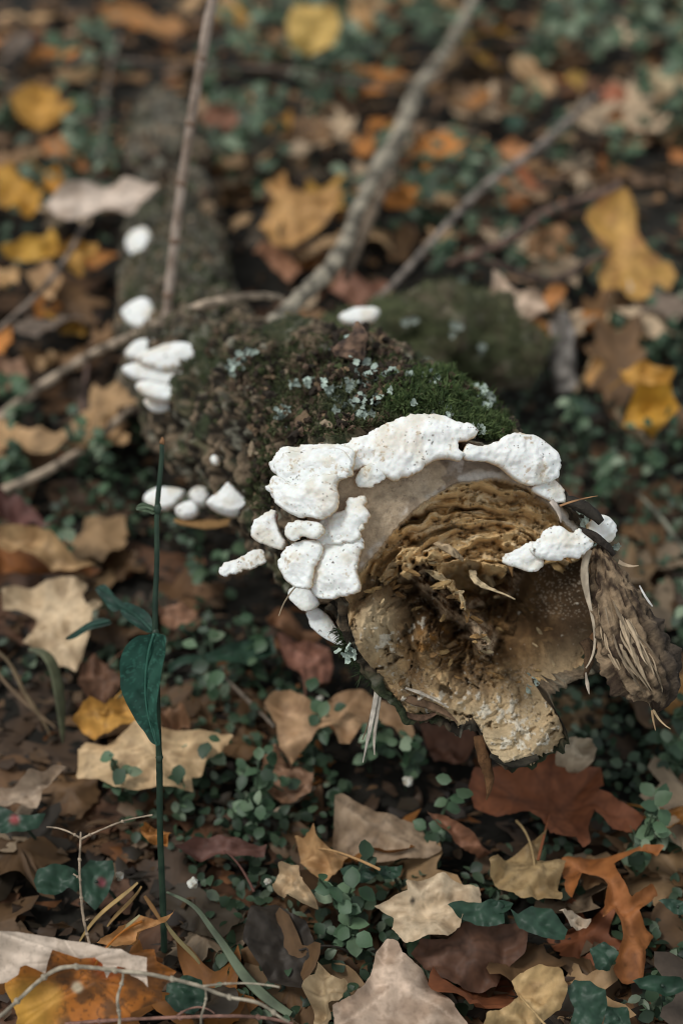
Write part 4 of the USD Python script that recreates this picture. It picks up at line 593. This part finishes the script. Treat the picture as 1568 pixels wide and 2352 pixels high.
def free_leaf(x, y, z, size, kind, c, seed):
    s = shape(kind); r = rng.uniform(0, 6.28); R = np.array([[math.cos(r), -math.sin(r)], [math.sin(r), math.cos(r)]]); V2 = [np.zeros((1, 2))]; n = len(s)
    for k_ in (.35, .7, 1.0): V2.append(s * k_)
    V2 = np.vstack(V2); rad = np.linalg.norm(V2, axis=1); h = rng.uniform(-.1, .45) * rad ** 2 + .65 * (fbm(V2[:, 0] * 1.8, V2[:, 1] * 1.8, seed, 3, seed) - .5) + rng.uniform(-.25, .25) * V2[:, 0] * np.abs(V2[:, 0])
    V = np.column_stack([V2 @ R.T, h]) * size / 2; ax_ = unit(np.append(rng.normal(size=2), 0)); an = abs(rng.normal(0, .32)); V = V @ trimesh.transformations.rotation_matrix(an, ax_)[:3, :3].T
    V = V + [x, y, z - V[:, 2].min() * .6]; i = np.arange(n); j = (i + 1) % n; Fc = [np.stack([0 * i, 1 + i, 1 + j], 1)]
    for k_ in range(2): o = 1 + k_ * n; Fc += [np.stack([o + i, o + n + i, o + n + j], 1), np.stack([o + i, o + n + j, o + j], 1)]
    cc = mixc(np.asarray(c), np.asarray(c) * .5, sstep(.42, .66, fbm3(V, 45, 3, seed)) * .8)
    return (V, np.vstack(Fc)), cc
pal = [('brown', BRN), ('tan', TANL), ('orange', (.42, .165, .035)), ('dark brown', DRK), ('yellow', (.42,.23,.045)), ('buff', (.42,.31,.2)), ('rust', RST), ('grey brown', (.16,.12,.09))]
axu, axv, _ = project(ax[1:])
marks = [(480,100,'the top of the dry stalk'),(410,500,'the middle of the dry stalk'),(80,240,'the golden leaf'),(50,440,'the amber leaf'),(240,465,'the long pale leaf'),(370,860,'the stack of white caps'),(150,1060,'the straight pale twig'),(100,890,'the curved tan twig'),(60,1190,'the maroon leaf'),(130,1420,'the large pale notched leaf'),(330,1580,'the hanging stem leaf'),(350,1750,'the wide tan leaf'),(60,1880,'the red spotted green leaf'),(150,2180,'the pale lobed corner leaf'),(380,2150,'the foot of the green stem'),(640,2080,'the charcoal leaf'),(870,1900,'the buff maple fragment'),(980,2060,'the pale holed leaf'),(900,2280,'the large pinkish leaf'),(1210,2260,'the wavy golden tan leaf'),(1400,2050,'the rusty oak leaf'),(1240,1810,'the large red oak leaf'),(1480,1500,'the hanging chunk'),(1500,1280,'the greyish thin twig'),(1320,1080,'the speckled shoulder cap'),(1295,830,'the whitish stub'),(1440,600,'the yellow drooping leaf'),(1170,690,'the pale pointed leaf'),(1110,430,'the middle of the long grey twig'),(1350,230,'the top of the long grey twig'),(1050,80,'the top of the thick dead branch'),(860,420,'the middle of the thick dead branch'),(690,500,'the tan orange maple leaf'),(715,60,'the square golden leaf'),(1520,60,'the top right corner'),(1490,190,'the pale tan upper leaf'),(780,1660,'the broad drooping tan leaf'),(460,1160,'the shaded bracket row'),(550,1320,'the narrow sticking out fungus'),(1540,2330,'the bottom right corner'),(60,50,'the top left corner')]
cnt = 0; traced = [np.array(l_[1], float) for l_ in L]
for tries in range(1600):
    if cnt >= 285: break
    uu, vv = rng.uniform(-120, 1690), rng.uniform(-110, 2420) ** 1.0
    if rng.random() < .3: vv = rng.uniform(-110, 900)
    if any(inside(np.array([[uu, vv]]), l_)[0] for l_ in traced): continue
    p = at_height(np.array(uu), np.array(vv), 0)
    if dist_line(p[None, :2], ax[:, :2])[0] < .075 or (1100 < uu < 1400 and 850 < vv < 1250): continue
    if (uu > 950 and vv < 1000 and rng.random() < .5) or (vv > 1150 and rng.random() < .12) or (200 < uu < 450 and 1950 < vv < 2300): continue
    up = vv < 1150; pr = [.24,.24,.12,.06,.06,.16,.04,.08] if up else [.34,.18,.07,.17,.0,.1,.06,.08]
    if up and uu > 950: pr = [.22,.24,.10,.06,.03,.2,.05,.10]
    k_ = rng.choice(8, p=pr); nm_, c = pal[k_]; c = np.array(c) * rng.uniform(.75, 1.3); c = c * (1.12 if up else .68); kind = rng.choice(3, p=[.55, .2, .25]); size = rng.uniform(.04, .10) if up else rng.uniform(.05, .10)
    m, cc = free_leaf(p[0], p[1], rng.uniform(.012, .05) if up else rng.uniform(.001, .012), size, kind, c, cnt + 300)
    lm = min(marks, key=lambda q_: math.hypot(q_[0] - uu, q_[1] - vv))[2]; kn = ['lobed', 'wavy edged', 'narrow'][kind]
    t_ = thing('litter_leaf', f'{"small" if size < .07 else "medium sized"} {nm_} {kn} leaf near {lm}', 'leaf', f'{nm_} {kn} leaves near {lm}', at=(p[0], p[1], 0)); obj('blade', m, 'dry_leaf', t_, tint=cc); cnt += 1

# crumbled litter and low ground cover nobody could count
def area(n, pad=0.0):
    uu, vv = rng.uniform(-350, 1920, n), rng.uniform(-220, 2650, n); return at_height(uu, vv, 0)
frag = []; P_ = area(9000)
for k_, p in enumerate(P_):
    nn = rng.integers(5, 9); a = np.sort(rng.uniform(0, 6.28, nn)); s = rng.uniform(.003, .013) * (2.4 if p[1] > 1.5 else 1); V = np.column_stack([np.cos(a) * s * rng.uniform(.5, 1, nn), np.sin(a) * s * rng.uniform(.5, 1, nn) * rng.choice([.15, .6, 1]), rng.normal(0, s * .16, nn)])
    V = np.vstack([[[0, 0, s * rng.uniform(-.1, .3)]], V]) @ trimesh.transformations.rotation_matrix(rng.normal(0, .5), unit(np.append(rng.normal(size=2), 0)))[:3, :3].T + [p[0], p[1], rng.uniform(0, .012)]
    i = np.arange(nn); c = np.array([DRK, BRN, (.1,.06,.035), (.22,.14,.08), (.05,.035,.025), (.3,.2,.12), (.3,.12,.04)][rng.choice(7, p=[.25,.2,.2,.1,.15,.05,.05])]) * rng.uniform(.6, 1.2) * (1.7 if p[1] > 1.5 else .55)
    frag.append((V, np.stack([0 * i, 1 + i, 1 + (i + 1) % nn], 1), c))
for k_, p in enumerate(area(300)):
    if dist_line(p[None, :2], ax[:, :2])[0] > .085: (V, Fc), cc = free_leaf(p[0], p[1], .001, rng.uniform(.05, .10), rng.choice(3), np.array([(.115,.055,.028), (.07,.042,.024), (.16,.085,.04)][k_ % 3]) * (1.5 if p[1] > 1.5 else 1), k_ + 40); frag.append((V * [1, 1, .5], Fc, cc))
for k_ in range(4200):                                            # the litter goes on beyond the frame
    x, y = rng.uniform(-1.7, 1.7), rng.uniform(-.3, 3.6); q = project(np.array([[x, y, 0.]])); wide = k_ % 12 == 0
    if q[2][0] > .2 and -60 < q[0][0] < 1630 and -60 < q[1][0] < 2410: continue
    c = np.array([BRN, (.3,.2,.12), DRK, TANL, ORG, (.1,.06,.035)][rng.choice(6, p=[.3,.12,.2,.13,.1,.15])])
    if wide and dist_line(np.array([[x, y]]), ax[:, :2])[0] > .09: (V, Fc), cc = free_leaf(x, y, rng.uniform(.004, .03), rng.uniform(.05, .11), rng.choice(3), c, k_); frag.append((V, Fc, cc))
    else: V, Fc = frag[rng.integers(0, 9000)][:2]; frag.append((V * 1.5 - V.mean(0) * 1.5 + [x, y, rng.uniform(.002, .012)], Fc, c * .6)) if len(V) < 12 else None
m, c = join(frag); obj('leaf_litter', m, 'dry_leaf', tint=c, kind='stuff', label='crumbled dark leaf fragments covering the soil', cat='leaf litter')
def leaflet(p, nrm, d, ln, wd, fold=.25):
    nrm = unit(nrm); d = unit(d - (d @ nrm) * nrm); s = np.cross(nrm, d); t_ = np.array([0, .25, .55, .82, 1.0]); w_ = np.array([.12, .85, 1, .62, .04]) * wd / 2; mid = p + d * ln * t_[:, None] - nrm * (ln * .22 * t_[:, None] ** 2)
    V = np.vstack([mid, mid + s * w_[:, None] + nrm * (w_ * fold)[:, None], mid - s * w_[:, None] + nrm * (w_ * fold)[:, None]]); Fc = []
    for k_ in range(4): Fc += [[k_, k_ + 1, 5 + k_ + 1], [k_, 5 + k_ + 1, 5 + k_], [k_, 10 + k_, 10 + k_ + 1], [k_, 10 + k_ + 1, k_ + 1]]
    return V, np.array(Fc)
def GREEN(): return np.array([(.024, .048, .024), (.036, .066, .034), (.06, .095, .052), (.12, .155, .10), (.02, .036, .02)][rng.choice(5, p=[.27, .27, .2, .1, .16])]) * rng.uniform(.75, 1.2)
cov = []; P_ = area(16000); dens = fbm(P_[:, 0] * 4, P_[:, 1] * 4, 1, 3, 77); U_, V_, _ = project(P_)
bias = .12 * sstep(800, 1150, U_) * (V_ < 1250) - .015 * (V_ > 1250) - .05 * ((U_ < 700) & (V_ < 900))
for p, ok in zip(P_, (dens + bias) > .532):
    if not ok or dist_line(p[None, :2], ax[:, :2])[0] < .06: continue
    hgt = rng.uniform(.005, .024) if p[1] < 1.25 else rng.uniform(.015, .085); ln = rng.uniform(.005, .0105) * (1 + 1.9 * float(sstep(1.15, 1.7, np.array(p[1])))); V, Fc = leaflet(p + [0, 0, hgt], np.array([0, -.25, 1]) + rng.normal(0, .45, 3), np.append(rng.normal(size=2), .1), ln, ln * rng.uniform(.6, .95)); cov.append((V, Fc, GREEN() * (1 + .5 * float(sstep(1.2, 1.6, np.array(p[1])))) + np.array((.02, .018, .014)) * float(sstep(1.2, 1.6, np.array(p[1])))))
m, c = join(cov); obj('ground_cover', m, 'green_leaf', tint=c, kind='stuff', label='low green ground cover of tiny round leaves', cat='ground cover')

# low green plants that can be told apart
plants = [(500,1600,100,'left of the broad tan leaf'),(590,1555,60,'under the small white caps left of the log'),(610,1830,80,'below the wide tan leaf tip'),(590,1900,55,'just above the glossy dark brown leaf'),(785,2120,80,'between the charcoal leaf and the pale holed leaf'),(800,2190,55,'beside the top of the large pinkish leaf'),(455,1250,55,'under the shaded bracket row'),(265,1140,50,'left of the green stem tip'),(215,1095,45,'under the straight pale twig'),(50,985,55,'at the left edge between the two twigs'),(45,1130,40,'at the left edge above the maroon leaf'),(480,1345,60,'right of the stem below the bracket row'),(1430,790,80,'right of the whitish stub'),(1510,830,75,'at the right edge by the yellow orange leaves'),(1470,700,60,'under the yellow drooping leaf'),(1395,690,45,'left of the yellow drooping leaf tip'),(1540,760,55,'at the right edge below the yellow drooping leaf'),(1470,1120,60,'at the right beside the greyish thin twig'),(1390,1150,50,'right of the speckled shoulder cap'),(1540,1050,60,'at the right edge under the lower yellow leaf'),(1510,1705,75,'below the tip of the hanging chunk'),(1550,1500,55,'at the right edge behind the hanging chunk'),(1540,1800,55,'at the right edge above the orange oak leaf'),(930,1800,55,'right of the pale pebble below the log'),(850,1760,50,'under the log left of the pebble'),(715,1745,60,'between the lobes of the broad tan leaf'),(975,525,70,'right of the thick dead branch'),(955,450,55,'above the orange leaf by the dead branch'),(1180,290,55,'near the upper middle of the grey twig'),(1060,370,75,'dark, between dead branch and grey twig'),(1290,380,60,'right of the long grey twig'),(1480,280,60,'below the pale tan leaf at the upper right'),(25,310,45,'at the left edge under the golden leaf'),(420,1880,45,'right of the stem near the small orange leaf'),(300,1850,60,'left of the stem under the wide tan leaf'),(470,1790,50,'under the right half of the wide tan leaf'),(580,1320,45,'under the narrow sticking out fungus'),(1430,380,60,'above the yellow drooping leaf'),(1545,330,55,'at the right edge in the upper quarter'),(1010,640,45,'between the grey twig and mossy branch'),(1250,150,60,'high at the upper right'),(1000,1955,55,'on the buff maple fragment'),(1455,2000,55,'at the right of the rusty oak leaf'),(160,1320,40,'on the large pale notched leaf'),(560,1040,40,'in front of the dark side of the log'),(1330,1040,50,'right of the top of the log'),(1500,1950,60,'near the right edge above the bottom')]
for kk, (a, b, r, where) in enumerate(plants):
    d0 = at_height(np.array(float(a)), np.array(float(b)), .03); rad = r * ((d0 - C) @ FW) / F; base = at_height(np.array(float(a)), np.array(float(b + r * .3)), 0.0)
    t_ = thing('green_plant', f'low round leaved green plant {where}', 'plant', at=base)
    nst = rng.integers(3, 5); stems = []
    for s_ in range(nst):
        an = rng.uniform(0, 6.28); tip = base + [math.cos(an) * rad * rng.uniform(.3, .9), math.sin(an) * rad * rng.uniform(.4, 1.1), rng.uniform(.03, .065)]; mid = base * .4 + tip * .6 + [0, 0, .012]
        stems.append((*tube(np.array([base, mid, tip]), .0007, 5, step=.008), np.array((.05, .08, .045))))
        for l_ in range(rng.integers(4, 8)):
            w_ = rng.uniform(.35, 1); q = base * (1 - w_) + tip * w_ + [0, 0, .012 * w_]; q = q + rng.normal(0, rad * .12, 3) * [1, 1, .3]; ln = rng.uniform(.0075, .0135) * (1.25 if b < 1000 else 1)
            V, Fc = leaflet(q, np.array([0, -.35, 1]) + rng.normal(0, .35, 3), np.append(rng.normal(size=2), .15), ln, ln * rng.uniform(.65, .95)); obj('leaf', (V, Fc), 'green_leaf', t_, tint=GREEN() * 1.75)
    m, c = join(stems); obj('stem', m, 'green_leaf', t_, tint=c)

# broad green leaves traced from the picture
broad = [('pair of broad green leaves with a pink spot at the lower left', [Z5([(180,570),(200,500),(300,480),(400,510),(430,560),(400,620),(360,600),(280,640),(200,630)]), Z5([(400,560),(430,500),(470,440),(590,460),(600,520),(560,640),(500,720),(420,650)])], .045, [(233, 2026, 11, (.2, .05, .06))]),
 ('broad green leaf with a red spot at the left edge', [Z5([(-20,160),(40,190),(100,220),(240,210),(200,280),(120,310),(-20,320)])], .05, [(33, 1884, 12, (.3, .06, .06))]),
 ('three part dark green leaf crossing the pale holed maple leaf', [Z6([(660,610),(720,585),(790,600),(830,580),(880,600),(880,680),(800,690),(700,650)]), Z6([(900,620),(930,640),(990,600),(1060,620),(1130,690),(1110,740),(1020,730),(940,690)]), Z6([(820,600),(870,585),(915,600),(900,630),(850,640)])], .05, None),
 ('large round green leaves at the bottom right', [Z6([(1120,930),(1150,890),(1210,890),(1270,930),(1280,990),(1250,1080),(1130,1080),(1150,1000)]), Z6([(1270,1000),(1350,1000),(1370,1080),(1260,1080)])], .05, None),
 ('long green leaf at the right end of the bottom edge', [Z6([(1370,900),(1440,880),(1550,890),(1600,930),(1500,960),(1400,930)])], .05, None),
 ('roundish dull green leaf right of the golden tan wavy leaf', [Z6([(1210,770),(1270,740),(1320,790),(1290,850),(1230,860)])], .04, None),
 ('dull green leaf pair left of the pale holed maple leaf', [Z6([(250,460),(300,450),(350,450),(390,490),(350,520),(280,520)]), Z6([(380,470),(430,450),(490,460),(480,500),(420,510)])], .045, None),
 ('bright green leaf at the right of the mossy branch shadow', [[(1280,925),(1310,908),(1350,915),(1378,940),(1340,958),(1300,950)]], .04, None),
 ('dark strap shaped green leaf right of the stem leaf', [Z4([(870,480),(960,440),(1080,430),(1200,380),(1330,350),(1420,330),(1440,430),(1300,480),(1120,470),(960,480),(880,520)])], .04, None),
 ('blue green leaf beside the grey twig near the right top', [ZB([(730,530),(790,520),(840,560),(820,600),(760,590)])], .04, None),
 ('grey green leaf at the bottom beside the arching twig', [Z5([(870,1100),(960,1060),(1060,1090),(1080,1180),(1020,1260),(920,1250),(860,1180)])], .02, None),
 ('teal leaf at the right edge near the bottom', [Z6([(1470,590),(1520,580),(1600,600),(1600,650),(1530,640)])], .04, None)]
for kk, (lb, polys, z, sp) in enumerate(broad):
    t_ = None
    for q, poly in enumerate(polys):
        m, cc, X, vs_ = leaf_mesh(poly, z, (rng.normal(0, .1), -.35, 1), (.028, .066, .040), (.016, .038, .024), 6, .006, .005, kk * 5 + q, .5, .12, 1.0, sp)
        if t_ is None: t_ = thing('broad_green_plant', lb, 'plant', at=m[0].mean(0) * [1, 1, 0])
        obj('leaf', m, 'green_leaf', t_, tint=cc)
    obj('stem', tube(np.array([m[0].mean(0), m[0].mean(0) * [1, 1, .5] + [.006, .008, 0], m[0].mean(0) * [1, 1, 0] + [.01, .012, -.002]]), .0011, 6), 'green_leaf', t_, tint=np.array((.03, .05, .035)))

# the green stem with its hanging leaf
sp_ = np.array([(372,1018),(369,1080),(361,1165),(360,1300),(356,1390),(357,1460),(360,1560),(364,1700),(366,1760),(367,1880),(371,2000),(375,2100),(377,2190)], float)
sd = np.interp(sp_[:, 1], [1010, 1450, 2190], [.80, .82, .898]); pl = thing('stem_plant', 'tall snapped dark green plant stem with one hanging pointed leaf', 'plant', at=at_depth(np.array(377.), np.array(2190.), .898))
m = tube(at_depth(sp_[:, 0], sp_[:, 1], sd), np.array([11,12,12,12.5,13,14,14,15,16.5,15.5,16,17,17]) * .8 / F / 2, 14, .0002, 300, .003, 2); obj('stem', m, 'green_leaf', pl, tint=speckle(m[0], (.018, .04, .026), (.035, .065, .04), 120, 3))
m = tube(at_depth(np.array([371., 373, 372]), np.array([1020., 1012, 1004]), np.array([.80] * 3)), np.array([5.5, 6, 2]) * .78 / F, 10, .0006, 700, .0006); obj('broken_tip', m, 'cut_wood', pl, tint=np.array((.22, .11, .05)))
for a, b, d_ in ((357, 1456, .82), (366, 1740, .85), (362, 1168, .807)): obj('node', tube(at_depth(np.array([a, a, a]) * 1., np.array([b - 12, b, b + 12]) * 1., np.array([d_] * 3)), np.array([6, 9.5, 6]) * .8 / F, 12), 'green_leaf', pl, tint=np.array((.03, .055, .035)))
def hung(poly, mid, dep, nrm, c, fold, seed, name='leaf'):
    poly = resample(poly, 3.5, smooth=True); P, T, D = fill(poly, 3.5); u, v = P.T; p0 = at_depth(np.array(u.mean()), np.array(v.mean()), dep); nrm = unit(nrm); dv = dist_line(P, resample(mid, 6, False, True))
    X = on_plane(u, v, p0, nrm) + (fold * np.minimum(dv / 40, 1.3) ** 1.5 - .0009 * np.exp(-(dv / 3.5) ** 2) + .004 * (fbm(u / 60, v / 60, seed, 3, seed) - .5) + .0006 * np.sin(v / 9 + dv / 5))[:, None] * nrm
    cc = mixc(c, np.array(c) * .62, sstep(.4, .65, fbm(u / 30, v / 30, seed, 3, seed + 1))); cc = mixc(cc, np.array(c) * 1.8 + .01, np.exp(-(dv / 3) ** 2) * .6); cc = mixc(cc, np.array(c) * 1.9, sstep(.66, .72, fbm(u / 6, v / 6, seed, 2, seed + 2)) * .6)
    lf = obj(name, (X, T), 'green_leaf', pl, tint=cc)
    mr = resample(mid, 10, False, True); pm = on_plane(mr[:, 0], mr[:, 1], p0, nrm) + nrm * .0002; obj('midrib', tube(pm, np.linspace(.0009, .0003, len(pm)), 6), 'green_leaf', lf, tint=np.array(c) * 1.6)
hung(Z4([(805,306),(740,305),(690,330),(660,390),(650,480),(655,560),(680,660),(720,750),(770,840),(800,885),(822,897),(830,800),(835,640),(850,540),(870,430),(880,350),(870,305),(835,299)]), Z4([(805,308),(783,380),(770,450),(760,600),(780,760),(820,895)]), .822, (-.15, -.86, .35), (.030, .095, .068), .006, 3)
hung(Z4([(795,300),(800,250),(760,190),(700,160),(640,150),(630,185),(680,250),(740,290)]), Z4([(795,295),(720,220),(640,165)]), .93, (0, -.5, .8), (.02, .055, .04), .005, 5)
hung(Z4([(650,160),(600,110),(540,50),(505,62),(550,150),(600,195)]), Z4([(640,170),(580,110),(515,58)]), .97, (0, -.5, .8), (.02, .052, .038), .004, 6)
hung(Z4([(345,340),(400,290),(480,240),(560,230),(582,245),(520,272),(440,305),(380,338)]), Z4([(575,240),(480,265),(360,332)]), .97, (0, -.5, .8), (.02, .055, .04), .004, 7)
hung(ZG([(708,1090),(740,1060),(775,1068),(808,1085),(805,1122),(770,1110),(735,1102)]), ZG([(806,1100),(760,1085),(712,1090)]), .808, (0, -.6, .8), (.07, .10, .06), .003, 8, 'withered_leaf')

# straw and grass blades around the foot of the stem
def blade(label, pts, wd, c, dep, name='grass_blade'):
    a = np.array(Z5(pts), float); dd = np.asarray(dep) * np.ones(len(a)); p = at_depth(a[:, 0], a[:, 1], dd); m = tube(p, np.asarray(wd, float) * np.ones(len(a)) * dd / F / 2, 8, step=.004, flat=.18); t_ = thing(name, label, 'grass', at=p[-1]); obj('blade', m, 'green_leaf', t_, tint=speckle(m[0], np.array(c) * .65, np.array(c) * 1.1, 90, 3))
blade('long bending green grass blade right of the stem foot', [(870,620),(960,660),(1030,710),(1090,790),(1150,870),(1210,960),(1280,1060),(1390,1170),(1520,1260)], [6,9,12,14,18,22,26,26,18], (.13, .16, .10), np.linspace(.89, .85, 9))
blade('straw blade slanting down left from the stem foot', [(720,570),(640,640),(520,740),(460,810),(415,880)], [6,12,11,10,5], (.38, .25, .09), .88)
blade('second straw blade parallel to the first, nearer the stem', [(740,590),(660,690),(600,750),(560,800)], [5,10,9,4], (.36, .22, .08), .885)
blade('short orange straw crossing the stem foot', [(755,640),(790,690),(835,760)], [7,12,8], (.42, .22, .08), .885)
blade('yellowish blade curving down right of the stem foot', [(860,770),(905,840),(960,900),(1010,950),(1045,995)], [5,11,11,10,6], (.34, .27, .12), .87)
blade('straw blade left of the folded orange leaf', [(730,740),(640,820),(570,900),(540,960)], [5,13,13,6], (.30, .26, .13), .87)
blade('wide grey green strap leaf at the left below the pale notched leaf', [(150,-650),(250,-610),(300,-480),(320,-330),(330,-160)], [10,30,34,28,8], (.15, .16, .09), 1.02)
blade('brown dead grass strand at the left edge, upper', [(-20,-640),(60,-560),(120,-440),(210,-300),(260,-200)], [6,10,10,9,4], (.26, .19, .11), 1.03)
blade('brown dead grass strand at the left edge, lower', [(-20,-540),(80,-420),(180,-330),(290,-240)], [6,9,8,4], (.22, .15, .09), 1.03)
# pebbles
for kk, (a, b, r, lb) in enumerate([(937,1795,12,'pale pebble in the litter below the log'), (443,2030,12,'white pebble right of the lower stem'), (615,2026,8,'small white pebble left of the pale curled leaf'), (1172,548,16,'pale knot like pebble beside the brown twig'), (275,2012,10,'whitish crumb beside the pink spotted green leaf'), (735,1605,7,'tiny white pebble under the hanging splinters')]):
    p = at_height(np.array(float(a)), np.array(float(b)), .035 if b > 700 else .04); s = r * ((p - C) @ FW) / F; mm = trimesh.creation.icosphere(3); vv_ = np.array(mm.vertices); vv_ = vv_ * (1 + 1.1 * (fbm3(vv_, 1.4, 3, kk) - .5))[:, None] * [1, 1, .8] * s + p
    obj('pebble', (vv_, mm.faces), 'fungus', tint=speckle(vv_, (.3, .26, .2), (.56, .54, .48), 260, kk), label=lb, cat='pebble')
